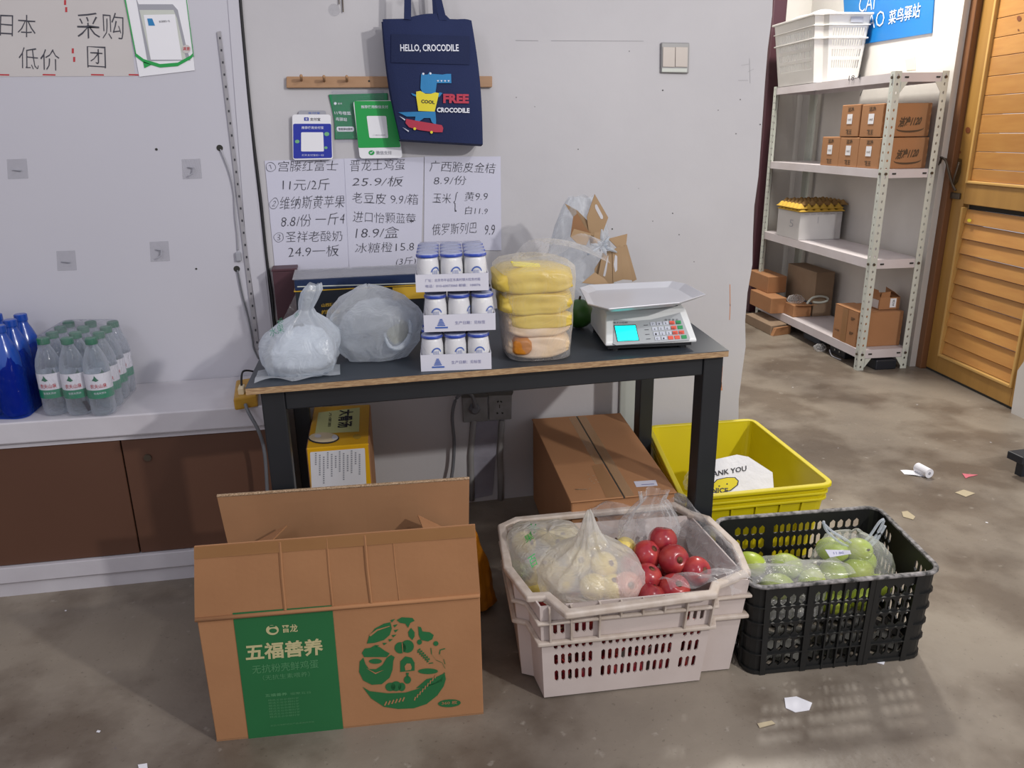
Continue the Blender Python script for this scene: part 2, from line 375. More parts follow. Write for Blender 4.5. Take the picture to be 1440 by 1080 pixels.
# --------------- wooden door
DA = az(7.7); DO = Vector((3.06, 3.463, 0)); DN_ = Vector((-DA.y, DA.x, 0)); DP = Pl(DO, DN_)
def dbox(bm, s0, s1, z0, z1, h0, h1):    # s grows towards the camera, h towards the room
    obox(bm, DO-DA*s1+DN_*h0+Vector((0, 0, z0)), DN_*(h1-h0), DA*(s1-s0), Vector((0, 0, z1-z0)))
bm = B(); dbox(bm, -.075, 0, 0, 2.3, -.05, .03); frame_ = struct('door_frame', bm, M['wood_dark'], mods=bevel(.004)); frame_['kind'] = 'structure'
bm = B(); dbox(bm, -.105, -.07, 0, 2.3, -.04, .045); struct('casing', bm, M['wood_frame'], frame_, mods=bevel(.003))
door = thing('door_1', 'wooden plank door with a pine frame and dark hasp', 'door', DO); del door['label'], door['category']; door['kind'] = 'structure'
for nm, s0, s1, z0, z1 in (('stile', .002, .093, .012, 2.15), ('stile', .655, .76, .012, 2.15), ('rail', .093, .655, .012, .098), ('rail', .093, .655, .885, .985), ('rail', .093, .655, 2.05, 2.15)):
    bm = B(); dbox(bm, s0, s1, z0, z1, -.04, 0); obj(nm, bm, M['wood_frame'], door, mods=bevel(.003))
for s0, s1, z0, z1 in ((.093, .108, .098, .87), (.64, .655, .098, .87), (.108, .64, .098, .112), (.093, .108, .985, 2.05), (.64, .655, .985, 2.05), (.108, .64, .985, .998)):
    bm = B(); dbox(bm, s0, s1, z0, z1, -.02, .008); obj('moulding', bm, M['wood_trim'], door, mods=bevel(.003))
zs = [.112, .178, .262, .335, .412, .485, .565, .64, .715, .79, .862]
for a, b in zip(zs, zs[1:]):
    bm = B(); p = [DO-DA*.107+DN_*-.024, DO-DA*.641+DN_*-.024]
    lo = random.uniform(-.002, .002)
    for q in (0,):
        box8(bm, [DO-DA*.641+DN_*-.03+Vector((0, 0, a+.003+lo)), DO-DA*.641+DN_*-.006+Vector((0, 0, a+.003+lo)), DO-DA*.107+DN_*-.006+Vector((0, 0, a+.003)), DO-DA*.107+DN_*-.03+Vector((0, 0, a+.003)),
                  DO-DA*.641+DN_*-.03+Vector((0, 0, b-.002+lo)), DO-DA*.641+DN_*-.017+Vector((0, 0, b-.002+lo)), DO-DA*.107+DN_*-.017+Vector((0, 0, b-.002)), DO-DA*.107+DN_*-.03+Vector((0, 0, b-.002))])
    obj('plank', bm, M['wood'], door, mods=bevel(.0015, 1))
zs = [.998, 1.055, 1.135, 1.22, 1.305, 1.39, 1.475, 1.56, 1.642, 1.725, 1.81, 1.895, 1.98, 2.05]
for a, b in zip(zs, zs[1:]):
    bm = B(); dbox(bm, .106, .642, a+.0012, b-.0012, -.03, -.008); obj('plank', bm, M['wood'], door, mods=bevel(.0015, 1))
bm = B(); dbox(bm, .1, .65, .86, .89, -.035, -.03); obj('gap_shade_strip', bm, M['hole'], door)  # dark strip behind the plank gap, the gap's shade put into its colour
bm = B(); dbox(bm, .0, .76, .001, .012, -.035, -.005); obj('bottom_gap', bm, M['hole'], door)
# hasp and hook
bm = B(); dbox(bm, -.005, .07, .905, .935, 0, .012); obj('hasp', bm, M['metal'], door, mods=bevel(.003))
bm = B(); tube(bm, smoothpts([DP.hit(1323, 221, .06), DP.hit(1330, 226, .06), DP.hit(1334, 240, .05), DP.hit(1339, 258, .03), DP.hit(1344, 268, .02)]), .006); obj('hook', bm, M['metal'], door, smooth=True)
bm = B(); tube(bm, [DP.hit(1349, 228, .02), DP.hit(1342, 250, .03), DP.hit(1340, 264, .02)], .005)
tube(bm, [DP.hit(1321, 232, .06), DP.hit(1324, 222, .065), DP.hit(1330, 224, .06)], .006); obj('bolt', bm, M['metal'], door, smooth=True)
bm = B(); px(bm, DP, ell(1363, 310, 3, 2.5, 7), .001); obj('paint_spot', bm, M['pyel'], door)
# dark see-through patch beside the hasp
bm = B(); px(bm, DP, [(1347, 222), (1353, 224), (1351, 243), (1347, 256), (1342, 262), (1344, 240)], .0015); obj('dark_patch', bm, mat('brown_patch', '#4e3a20', .7, alpha=.6), door)
for x, y, r_ in ((1361, 183, 4.5), (1350, 214, 2), (1433, 26, 4), (1432, 42, 1.5), (1378, 103, 2.5)):
    bm = B(); px(bm, DP, ell(x, y, r_*.8, r_, 10), .0016 if x < 1370 else -.0065); obj('knot', bm, mat('wood_knot', '#7a4526', .5), door)

# ------------------------------------------------------------------ perforated panels and crates
def cell(bm, q, s0, s1, t0, t1, hole, th, rnd=.5):
    """one cell of a wall; q(s,t,d) -> point; hole=(hs0,hs1,ht0,ht1) or None; th thickness"""
    if hole is None:
        box8(bm, [q(s0, t0, 0), q(s0, t0, th), q(s1, t0, th), q(s1, t0, 0), q(s0, t1, 0), q(s0, t1, th), q(s1, t1, th), q(s1, t1, 0)]); return
    a, b, c, d = hole
    rs = (b-a)*rnd*.999; rtt = min((d-c)*.5*.98, rs*abs((q(0, 0, 0)-q(1, 0, 0)).length/max(1e-6, (q(0, 0, 0)-q(0, 1, 0)).length)))
    H = [(a+rs, c), (b-rs, c), (b, c+rtt), (b, d-rtt), (b-rs, d), (a+rs, d), (a, d-rtt), (a, c+rtt)]
    O = [(a+rs, t0), (b-rs, t0), (s1, c+rtt), (s1, d-rtt), (b-rs, t1), (a+rs, t1), (s0, d-rtt), (s0, c+rtt)]
    K = [(s1, t0), (s1, t1), (s0, t1), (s0, t0)]
    vh = [[bm.verts.new(q(x, y, e)) for x, y in H] for e in (0, th)]
    vo = [[bm.verts.new(q(x, y, e)) for x, y in O] for e in (0, th)]
    vk = [[bm.verts.new(q(x, y, e)) for x, y in K] for e in (0, th)]
    for e in (0, 1):
        for i in range(8):
            j = (i+1) % 8
            if i % 2 == 0: fc = [vo[e][i], vo[e][j], vh[e][j], vh[e][i]]
            else: fc = [vo[e][i], vk[e][(i//2) % 4], vo[e][j], vh[e][j], vh[e][i]]
            bm.faces.new(fc if e == 0 else fc[::-1])
    for i in range(8):
        j = (i+1) % 8; bm.faces.new((vh[0][i], vh[0][j], vh[1][j], vh[1][i]))
def spans(edges_holes):   # [(start,end) of holes] -> full cell list
    out = []; e = [0.0]
    hs = edges_holes
    for (a, b), (c, d) in zip(hs, hs[1:]): e.append((b+c)/2)
    e.append(1.0)
    for i, h in enumerate(hs): out.append((e[i], e[i+1], h))
    return out
def wall_panel(bm, b0, b1, t0, t1, th, cols=None, rows=None, pred=None, inward=None):
    b0, b1, t0, t1 = map(Vector, (b0, b1, t0, t1))
    n = (b1-b0).cross(Vector((0, 0, 1))).normalized()      # outward when outline runs counter-clockwise seen from above
    def q(s, t, d): return (b0.lerp(b1, s)).lerp(t0.lerp(t1, s), t) + n*d
    if cols is None: cell(bm, q, 0, 1, 0, 1, None, -th); return q
    for i, (s0, s1, hs) in enumerate(spans(cols)):
        for j, (r0, r1, hr) in enumerate(spans(rows)):
            ok = pred is None or pred(i, j)
            cell(bm, q, s0, s1, r0, r1, (hs[0], hs[1], hr[0], hr[1]) if ok else None, -th)
    return q
def band(bm, pts, z0, z1, out, closed=True, inn=0.0):
    """horizontal rib following an outline of (x,y)"""
    n = len(pts); N2 = []
    P = [Vector((p[0], p[1], 0)) for p in pts]
    for i in range(n):
        a = (P[i]-P[i-1]).normalized(); b = (P[(i+1) % n]-P[i]).normalized()
        na = a.cross(Vector((0, 0, 1))); nb = b.cross(Vector((0, 0, 1))); m = (na+nb); m = m/max(.35, m.length_squared/2) if m.length > 1e-6 else na
        N2.append(m)
    R = [[bm.verts.new(P[i]+N2[i]*d+Vector((0, 0, z))) for i in range(n)] for d, z in ((out, z0), (out, z1), (-inn, z1), (-inn, z0))]
    for k in range(4):
        A, Bq = R[k], R[(k+1) % 4]
        for i in range(n): bm.faces.new((A[i], A[(i+1) % n], Bq[(i+1) % n], Bq[i]))
def lerp2(a, b, t): return [(p[0]+(q[0]-p[0])*t, p[1]+(q[1]-p[1])*t) for p, q in zip(a, b)]
def rrect(o, u, v, w, d, r, n=4, grow=0):   # rounded rectangle from corner o along unit u (w) and v (d), counter-clockwise
    o, u, v = Vector(o), Vector(u), Vector(v); pts = []
    g = grow
    for cx, cy, a0 in ((w+g-r, -g+r, -90), (w+g-r, d+g-r, 0), (-g+r, d+g-r, 90), (-g+r, -g+r, 180)):
        for k in range(n+1):
            a = math.radians(a0+90*k/n); p = o+u*(cx+r*math.cos(a))+v*(cy+r*math.sin(a)); pts.append((p.x, p.y))
    return pts
def walls(bm, bot, top, H, th, spec):
    n = len(bot)
    for i in range(n):
        j = (i+1) % n
        b0, b1 = (*bot[i], 0.004), (*bot[j], 0.004); t0, t1 = (*top[i], H), (*top[j], H)
        s = spec.get(i)
        wall_panel(bm, b0, b1, t0, t1, th, *(s if s else ()))
def raise_(bm, z):
    bmesh.ops.translate(bm, verts=bm.verts, vec=(0, 0, z))
def floor_poly(bm, pts, z0, z1):
    a = [bm.verts.new((x, y, z0)) for x, y in pts]; b = [bm.verts.new((x, y, z1)) for x, y in pts]; n = len(a)
    bm.faces.new(a[::-1]); bm.faces.new(b)
    for i in range(n): bm.faces.new((a[i], a[(i+1) % n], b[(i+1) % n], b[i]))
# ------------------------------------------------------------------ bench cabinet on the left
bench = thing('bench_cabinet', 'long low white cabinet with brown doors along the left wall', 'cabinet', (-1.2, 2.3, 0))
# runs very slightly out of parallel with the wall
def bf(x): return 2.175-(x+.5)*.045      # front line
def bench_box(bm, x0, x1, off, z0, z1, yb=YW-.005):
    box8(bm, [(x0, bf(x0)-off, z0), (x1, bf(x1)-off, z0), (x1, yb, z0), (x0, yb, z0), (x0, bf(x0)-off, z1), (x1, bf(x1)-off, z1), (x1, yb, z1), (x0, yb, z1)])
bm = B(); bench_box(bm, -2.6, -.215, .008, .472, .533); obj('worktop', bm, M['bench'], bench, mods=bevel(.004))
bm = B(); bench_box(bm, -2.6, -.215, -.008, .455, .472); obj('shadow_batten', bm, M['bench'], bench)
bm = B(); bench_box(bm, -2.6, -.215, -.012, 0, .048); obj('plinth', bm, M['bench'], bench)
bm = B(); bench_box(bm, -2.6, -.215, 0, .048, .097); obj('bottom_rail', bm, M['bench'], bench, mods=bevel(.002))
bm = B(); bench_box(bm, -2.6, -.215, -.03, .097, .455); obj('carcass', bm, M['card_dark'], bench)
for x0, x1 in ((-.642, -.218), (-1.13, -.646), (-1.62, -1.134), (-2.1, -1.624)):
    bm = B(); box8(bm, [(x0, bf(x0)+.012, .099), (x1, bf(x1)+.012, .099), (x1, bf(x1)+.03, .099), (x0, bf(x0)+.03, .099), (x0, bf(x0)+.012, .453), (x1, bf(x1)+.012, .453), (x1, bf(x1)+.03, .453), (x0, bf(x0)+.03, .453)])
    d = obj('door', bm, M['brown'], bench, mods=bevel(.0015, 1))
    if x1 == -.218:
        BP = YP(bf(-.58)+.012); c = BP.hit(208, 643)
        bm = B(); tube(bm, [c+Vector((0, .001, 0)), c-Vector((0, .006, 0))], .010, 16); lk = obj('lock', bm, M['metal'], d)
WB = YP(YW-.004)     # surface of the left board wall
WP = YP(YW)          # surface of the pillar wall

# ------------------------------------------------------------------ things fixed on the left wall
def sheet(bm, pl, pts, h0=.0, h1=.0012): slab(bm, pl, pts, h0, h1)
bm = B(); sheet(bm, WB, [(-40, -30), (176, -30), (190, 107), (-40, 108)]); post = obj('handwritten_poster', bm, M['paper2'])
tag(post, 'wide white handwritten poster taped high on the left wall', 'poster')
for s, bl, br, tl in (('日本', (0, 50), (50, 53), (0, 19)), ('采购', (109, 54), (175, 55), (107, 17)), ('低价', (27, 96), (84, 100), (26, 66)), ('团', (123, 95), (149, 96), (122, 65))):
    bm = B(); textbm(bm, s, WB, bl, br, tl, .002, -.012, 0, .06); obj('handwritten_word', bm, M['pencil'], post)
bm = B()
for x in (0, 65, 133, 198-12): px(bm, WB, [(x-5, 104), (x+13, 104.4), (x+13, 106.4), (x-5, 106)], .0016)
for y in (0, 10, 68, 80): px(bm, WB, [(90+y*.16, y), (93+y*.16, y), (93+y*.16, y+7), (90+y*.16, y+7)], .0016)
obj('red_print', bm, M['red_ink'], post)
bm = B(); sheet(bm, WB, [(173, -20), (262, -20), (274, 99), (196, 108)], .0014, .003); pp = obj('payment_poster', bm, M['white'])
tag(pp, 'small white poster with grey phone outline and green curved band', 'poster')
bm = B()
ph = [(191, -4), (195, 6), (243, 6), (250, 14), (263, 70), (268, 85), (211, 86), (207, 84)]
slab(bm, WB, ph, .003, .0035); obj('phone_outline', bm, M['grey'], pp)
bm = B(); px(bm, WB, [(196, 14), (244, 14), (249, 26), (262, 84), (212, 84)], .0038); obj('phone_screen', bm, M['lgrey'], pp)
bm = B(); px(bm, WB, [(202, 21), (246, 20), (256, 84), (212, 84)], .0042); obj('blank_square', bm, M['white'], pp)
bm = B()
arc = [(190, 75), (202, 84), (225, 91), (250, 89), (268, 79), (271, 76)]
for (a, b), (c, d) in zip(arc, arc[1:]): px(bm, WB, [(a, b-1), (c, d-1), (c, d+4), (a, b+4)], .0046)
px(bm, WB, [(201, 86), (213, 91), (203, 96)], .0046)
px(bm, WB, [(173, -10), (175, -10), (191.6, 76), (190, 76)], .0046); px(bm, WB, [(260.6, -10), (261.6, -10), (272.8, 80), (271.8, 80)], .0046)
obj('green_band', bm, M['sgreen'], pp)
bm = B(); px(bm, WB, [(207, 26), (214, 26), (218, 36), (209, 36)], .005); obj('blue_badge', bm, M['croc'], pp)
bm = B(); textbm(bm, '支付就用扫一扫', WB, (224, 32), (239, 31), (223, 29), .005); obj('small_lettering', bm, M['ink'], pp)
bm = B(); px(bm, WB, ell(262, 69, 6, 6), .005); obj('round_seal', bm, M['paper2'], pp)
bm = B(); textbm(bm, '满意', WB, (257, 71), (267, 71), (257, 66), .0054, .01); obj('red_seal_text', bm, M['red_ink'], pp)
# measuring strip
bm = B(); slab(bm, WB, [(305.5, 45), (310.5, 44), (365, 489), (359.5, 491)], 0, .006)
st = obj('light_strip', bm, mat('strip_grey', '#8d8b90', .35, '#a4a2a6', 40, .7)); tag(st, 'thin grey aluminium light strip leaning down the left wall', 'light strip')
bm = B()
for k in range(26):
    t = (k+.5)/26; x = 308+54.3*t; y = 45+445*t; px(bm, WB, [(x-1.0, y-1.6), (x+1.2, y-1.6), (x+1.4, y+1.6), (x-.8, y+1.6)], .0066)
o = obj('marking', bm, M['ink'], st); o['kind'] = 'stuff'
# crack cable
bm = B(); pts = [(337, -20), (340, 20), (344, 70), (349, 130), (356, 190), (362, 240), (367, 285), (370, 320), (374, 355), (378, 385), (382, 415), (386, 450), (389, 470)]
tube(bm, smoothpts([WP.hit(x+random.uniform(-.6, .6), y, .006) for x, y in pts], 4), .0045, 6)
tag(obj('black_cable', bm, M['cableb'], smooth=True), 'black twisted cable running down the joint between board and wall', 'cable')
# wall corner bead right of the cable
bm = B(); slab(bm, WB, [(318, -30), (334, -30), (362, 285), (384, 480), (372, 520), (346, 340)], 0, .003); o = obj('trim_2', bm, M['board']); o['kind'] = 'structure'
# sticky hooks
for i, (x, y, w, hook_, lb) in enumerate(((24, 238, 17, 0, 'clear square adhesive hook left over under the handwritten poster'), (269, 238, 16, 1, 'clear adhesive square with bent dark hook, beside upper cable hole'), (93, 367, 16, 0, 'clear square adhesive patch low on the wall above green capped bottles'), (224, 354, 16, 1, 'clear adhesive square with small hook, left of lower cable hole'))):
    bm = B(); slab(bm, WB, [(x-w*.85, y-14), (x+w*.8, y-15), (x+w*.95, y+13), (x-w*.75, y+14)], 0, .002)
    t = obj('adhesive_hook', bm, M['sticker'], mods=bevel(.001, 1)); tag(t, lb, 'hook', 'clear adhesive hooks on the left wall')
    bm = B()
    if hook_: tube(bm, [WB.hit(x-5, y-3, .004), WB.hit(x+3, y-2, .008), WB.hit(x+2, y+6, .012), WB.hit(x-3, y+9, .014)], .002, 6)
    else: tube(bm, [WB.hit(x-6, y+1, .004), WB.hit(x+6, y+2, .005)], .0018, 6)
    obj('hook', bm, M['grey'], t)
# holes with cables
for x, y, r_, lb in ((309, 208, 4, 'round black hole in board, upper one with pale lead'), (333, 378, 4.2, 'round black hole in board, lower one with grey lead'), (220, 210, 1.6, 'tiny drilled hole in the middle of the left wall'), (276, 378, 1.3, 'tiny dark dot hole left of the lower cable hole')):
    c = WB.hit(x, y); bm = B(); tube(bm, [c+Vector((0, .002, 0)), c-Vector((0, .0015, 0))], r_*.0022, 14)
    tag(obj('wall_hole', bm, M['hole']), lb, 'hole')
bm = B(); tube(bm, smoothpts([WB.hit(x, y, .006) for x, y in ((310, 210), (322, 240), (329, 270), (331, 303), (334, 330), (335, 352))]), .0022, 6)
w = obj('pale_lead', bm, M['wire'], smooth=True); tag(w, 'pale thin lead hanging from upper hole with a grey plug', 'cable')
bm = B(); bx(bm, *(lambda c: (c.x-.008, c.x+.008, c.y-.006, c.y+.004, c.z-.02, c.z+.008))(WB.hit(335, 358, .006))); obj('plug', bm, M['grey'], w, mods=bevel(.003))
bm = B(); tube(bm, smoothpts([WB.hit(x, y, .006) for x, y in ((334, 380), (341, 415), (350, 450), (355, 478), (357, 490), (364, 505))]), .0028, 6)
tag(obj('grey_lead', bm, M['cable'], smooth=True), 'grey lead running from lower hole down behind the table', 'cable')

# ------------------------------------------------------------------ shrink-wrapped bottle packs on the bench
BT = .533
def bottle_proto(name, body, capm, h=.214, r=.0325, labelm=None, loc=(0, 0, 0)):
    t = thing(name, 'x', 'bottle', loc)
    x, y, z = loc
    s = h/.214
    prof = [(r*.7, .0), (r*.93, .006), (r, .018), (r*.96, .04*s), (r, .05*s), (r*.985, .075*s), (r, .10*s), (r, .125*s), (r*.97, .14*s), (r*.86, .158*s), (r*.62, .178*s), (r*.44, .19*s), (r*.40, .198*s), (r*.40, .205*s)]
    bm = B(); lathe(bm, prof, loc, 20); obj('body', bm, body, t, smooth=True)
    bm = B(); lathe(bm, [(r*.46, .197*s), (r*.48, .199*s), (r*.48, .212*s), (r*.42, .214*s)], loc, 16); obj('cap', bm, capm, t, smooth=False)
    if labelm:
        bm = B(); lathe(bm, [(r+.0008, .076*s), (r+.0008, .121*s)], loc, 24, False); l = obj('label', bm, labelm[0], t, smooth=True)
        bm = B(); lathe(bm, [(r+.001, .052*s), (r+.001, .076*s)], loc, 24, False); obj('label_band', bm, labelm[1], t, smooth=True)
        # print on the side facing the room: peak emblem and lettering wrapped on the cylinder
        def cyl(u, v): a = -PI/2+u/r; return Vector(loc)+Vector(((r+.0016)*math.cos(a), (r+.0016)*math.sin(a), v))
        bm = B(); a0 = -.006
        ngon(bm, [cyl(a0-.007, .104*s), cyl(a0-.002, .110*s), cyl(a0, .117*s), cyl(a0+.005, .108*s), cyl(a0+.009, .103*s), cyl(a0+.002, .100*s)]); obj('peak_emblem', bm, M['cap_green'], t)
        bm = B()
        vs, fs = glyphs('农夫山泉', .01); x0 = min(p[0] for p in vs); x1 = max(p[0] for p in vs); y0 = min(p[1] for p in vs); y1 = max(p[1] for p in vs)
        nv = [bm.verts.new(cyl(-.02+.04*(p[0]-x0)/(x1-x0), .081*s+.012*(p[1]-y0)/(y1-y0))) for p in vs]
        for f_ in fs: bm.faces.new([nv[i] for i in f_])
        obj('red_lettering', bm, M['red_ink'], t)
        vs, fs = glyphs('饮用天然水', 0); x0 = min(p[0] for p in vs); x1 = max(p[0] for p in vs); y0 = min(p[1] for p in vs); y1 = max(p[1] for p in vs)
        bm = B(); nv = [bm.verts.new(cyl(-.014+.03*(p[0]-x0)/(x1-x0), .064*s+.006*(p[1]-y0)/(y1-y0))) for p in vs]
        for f_ in fs: bm.faces.new([nv[i] for i in f_])
        obj('white_lettering', bm, M['pwhite'], t)
    return t
pa = Vector((1, -.17, 0)).normalized(); pb = Vector((.17, 1, 0)).normalized()
p0 = Vector((-.792, 2.212, BT+.001)) + pb*.034
p0 = Vector((-.800, 2.238, BT+.001)); pa = Vector((.963, -.27, 0)).normalized()
rown = ['front', 'second', 'third', 'rear']; coln = ['left', 'middle', 'right']
proto = None
pitch = .0665
pbk = Vector((.03, 1, 0)).normalized()
for j in range(4):
    for i in range(3):
        loc = p0+pa*pitch*i+pbk*pitch*j*.98
        lb = 'clear water bottle with green cap, %s row, %s column of the pack' % (rown[j], coln[i])
        if proto is None:
            proto = bottle_proto('water_bottle', M['bottle'], M['cap_green'], labelm=(M['label_white'], M['label_green']), loc=tuple(loc)); proto['label'] = lb; proto['group'] = 'green capped water bottles in shrink wrap'
            proto.location = loc; P0 = loc
        else: dup(proto, loc, (0, 0, -.15*(i-1)*0+.1*i), lb)
def wrap(name, o, ua, ub, na, nb, pitch, z0, h, m, label, n=10, neck=.012):
    """heat-shrunk film hugging a block of bottles"""
    bm = B(); r = .0335; W_ = na*pitch; D_ = nb*pitch
    def ring(g, z, rr): 
        pts = []
        for cx, cy, a0 in ((W_-pitch/2, -pitch/2, -90), (W_-pitch/2, D_-pitch/2, 0), (-pitch/2, D_-pitch/2, 90), (-pitch/2, -pitch/2, 180)):
            sx = -1 if a0 in (-90, 0) else 1; sy = 1 if a0 in (-90, 180) else -1
            for k in range(n+1):
                a = math.radians(a0+90*k/n); p = o+ua*(cx+sx*(rr+g)+rr*math.cos(a))+ub*(cy+sy*(rr+g)+rr*math.sin(a)); pts.append((p.x, p.y, z))
        return pts
    prof = [(0.0, .003, .03), (-.003, .02, .034), (-.003, .10, .034), (-.002, .14, .034), (.008, .17, .034), (.013, .205, .034), (.015, .2165, .03)]
    R = [[bm.verts.new(p) for p in ring(g, z0+z*h/.214, rr)] for g, z, rr in prof]
    for a, b in zip(R, R[1:]):
        for k in range(len(a)): bm.faces.new((a[k], a[(k+1) % len(a)], b[(k+1) % len(a)], b[k]))
    bm.faces.new(R[-1])
    return obj(name, bm, m, smooth=True)
o = wrap('shrink_wrap', p0, pa, pbk, 3, 4, pitch, BT, .214, M['film'], ''); tag(o, 'clear shrink film around the twelve green capped bottles', 'plastic wrap')
BF = YP(p0.y-.05)
bm = B(); slab(bm, BF, [(116, 564), (122, 563), (130, 576), (124, 578)], .0, .001); obj('carry_handle', bm, M['ink'], o)
# blue pack
q0 = Vector((-1.045, 2.29, BT+.001)); bproto = None
for j in range(3):
    for i in range(3):
        loc = q0+pa*.073*i+pbk*.071*j
        lb = 'blue wrapped tall bottle, %s row, %s column of blue pack' % (['front', 'middle', 'rear'][j], coln[i])
        if bproto is None:
            bproto = bottle_proto('blue_bottle', M['bottle_blue'], M['bottle_blue'], h=.252, r=.035, loc=tuple(loc)); bproto['label'] = lb; bproto['group'] = 'bottles in the blue pack'
        else: dup(bproto, loc, None, lb)
bm = B()
pts = rrect(q0-pa*.037-pbk*.037, pa, pbk, .22, .216, .034, 5, .001)
cxq = sum(p[0] for p in pts)/len(pts); cyq = sum(p[1] for p in pts)/len(pts)
R = []
for z, k_, sc_k in ((.002, .0, 1.01), (.05, .3, 1.02), (.12, .5, 1.01), (.155, .8, .97), (.175, 1.5, .93)):
    R.append([bm.verts.new((cxq+(x-cxq)*sc_k*(1-.02*k_*(1+math.sin(i*1.9))), cyq+(y-cyq)*sc_k*(1-.02*k_*(1+math.sin(i*1.9))), BT+z)) for i, (x, y) in enumerate(pts)])
for a, b in zip(R, R[1:]):
    for k in range(len(a)): bm.faces.new((a[k], a[(k+1) % len(a)], b[(k+1) % len(b)], b[k]))
tag(obj('shrink_wrap', bm, M['blue_film'], smooth=True), 'deep blue film around bottles at the left edge of bench', 'plastic wrap')

# ------------------------------------------------------------------ yellow power strip on the bench end
ps = thing('power_strip', 'dirty yellow socket strip on bench end beside the table', 'power strip', (-.29, 2.2, BT))
bm = B(); box8(bm, [(-.322, 2.13, BT), (-.262, 2.15, BT), (-.275, 2.33, BT), (-.335, 2.31, BT), (-.322, 2.13, BT+.035), (-.262, 2.15, BT+.035), (-.275, 2.33, BT+.035), (-.335, 2.31, BT+.035)]); obj('housing', bm, M['yelplug'], ps, mods=bevel(.005))
bm = B(); bx(bm, -.312, -.296, 2.16, 2.20, BT+.034, BT+.055); obj('plug', bm, M['cream'], ps, mods=bevel(.003))
for x in (-.30, -.283): 
    bm = B(); bx(bm, x-.005, x+.005, 2.18 if x > -.29 else 2.215, 2.19 if x > -.29 else 2.225, BT+.0345, BT+.036); obj('socket_slot', bm, M['hole'], ps)
bm = B(); tube(bm, smoothpts([(-.304, 2.18, BT+.05), (-.30, 2.22, BT+.085), (-.27, 2.26, BT+.07), (-.25, 2.3, BT+.05)]), .003, 6); obj('black_lead', bm, M['cableb'], ps, smooth=True)
bm = B(); tube(bm, smoothpts([(-.293, 2.135, BT+.015), (-.285, 2.118, BT-.004), (-.262, 2.105, BT-.06), (-.255, 2.11, .40), (-.262, 2.115, .25), (-.255, 2.11, .12), (-.25, 2.10, .01)]), .005, 8); obj('grey_lead', bm, M['cable'], ps, smooth=True)

# ------------------------------------------------------------------ peg rail, signs and papers on the pillar wall
rail = thing('peg_rail', 'narrow pale wooden peg rail screwed to the wall behind the bag', 'rail', WP.hit(545, 124))
bm = B(); slab(bm, WP, [(403, 108), (691, 107.5), (691, 123), (403, 124)], 0, .014); obj('board', bm, M['peg'], rail, mods=bevel(.002))
for x, y, dx in ((424, 113, -14), (456, 114, -16), (488, 114, -16)):
    bm = B(); a = WP.hit(x, y, .014); b = WP.hit(x, y, .05)+Vector((-.0, 0, .012)); tube(bm, [a, b], [.0035, .0045], 8); obj('peg', bm, M['peg'], rail, smooth=True)
bm = B(); a = WP.hit(519, 114, .014); tube(bm, [a, a-Vector((0, .001, 0))], .003, 8); obj('screw_hole', bm, M['hole'], rail)
# tote bag
tote = thing('tote_bag', 'navy canvas tote bag printed with a blue cartoon crocodile on skateboard', 'bag', (.31, 2.43, 1.24))
TY = 2.385; TP = YP(TY)
def bagpt(u, v, side):   # u across, v down; outline by four measured corners, belly between
    tl, tr, br, bl = (538, 27), (663, 27), (679, 203), (563, 196)
    # top edge dips at both sides and rises in the middle
    x = (tl[0]*(1-u)+tr[0]*u)*(1-v)+(bl[0]*(1-u)+br[0]*u)*v
    if v > 0: x += 0*u
    y = (tl[1]*(1-u)+tr[1]*u)*(1-v)+(bl[1]*(1-u)+br[1]*u)*v
    y += (-7*math.sin(PI*min(1, max(0, (u-.25)/.6))) + 5*math.sin(PI*u*2.2)**2*(u > .72))*(1-v)**4
    # left side hangs a bit straight then tapers in
    x -= 6*math.sin(PI*v)*(1-u)*.6; x -= -5*math.sin(PI*v)*u*.8
    h = .028*math.sin(PI*min(1, max(0, u)))**.6*math.sin(PI*(.15+.7*v))
    return TP.hit(x, y) + (Vector((0, -h, 0)) if side == 0 else Vector((0, .055+.02*v, 0)))
bm = B(); grid(bm, lambda u, v: bagpt(u, v, 0), 24, 24); 
grid(bm, lambda u, v: bagpt(1-u, v, 1), 24, 24)
grid(bm, lambda u, v: bagpt(0, v, 0).lerp(bagpt(0, v, 1), 1-u)+Vector((.012*math.sin(PI*u), 0, 0)), 6, 24)
grid(bm, lambda u, v: bagpt(1, v, 0).lerp(bagpt(1, v, 1), u)+Vector((-.012*math.sin(PI*u), 0, 0)), 6, 24)
grid(bm, lambda u, v: bagpt(u, 1, 0).lerp(bagpt(u, 1, 1), v)+Vector((0, 0, -.006*math.sin(PI*v))), 24, 4)
obj('body', bm, M['navy'], tote, smooth=True)
def BPp(x, y, h):    # a point on the bag front under a sight line
    # invert the bag front by fixed-point iteration
    p = TP.hit(x, y, .02); 
    u = (x-542)/130; v = (y-26)/172; 
    for _ in range(14):
        q = bagpt(u, v, 0); d = q-EYE; k = fw.dot(d); sx = 720+FPX*RT.dot(d)/k; sy = 540+FPX*DN.dot(d)/k
        u += (x-sx)/132; v += (y-sy)/172
    return bagpt(u, v, 0)+Vector((0, -h, 0))
def dens(pts, mx=3):
    out = []
    for i, (a, b) in enumerate(pts):
        c, d = pts[(i+1) % len(pts)]; n = max(1, int(math.hypot(c-a, d-b)/mx))
        for k in range(n): out.append((a+(c-a)*k/n, b+(d-b)*k/n))
    return out
def bagpoly(bm, pts, h): 
    v = [bm.verts.new(BPp(x, y, h)) for x, y in dens(pts)]; f_ = bm.faces.new(v); bmesh.ops.triangulate(bm, faces=[f_])
bm = B(); grid(bm, lambda u, v: BPp(550+110*u, 48+3*u+40*v, .003), 14, 8); pk = obj('pocket', bm, M['navy2'], tote, smooth=True)
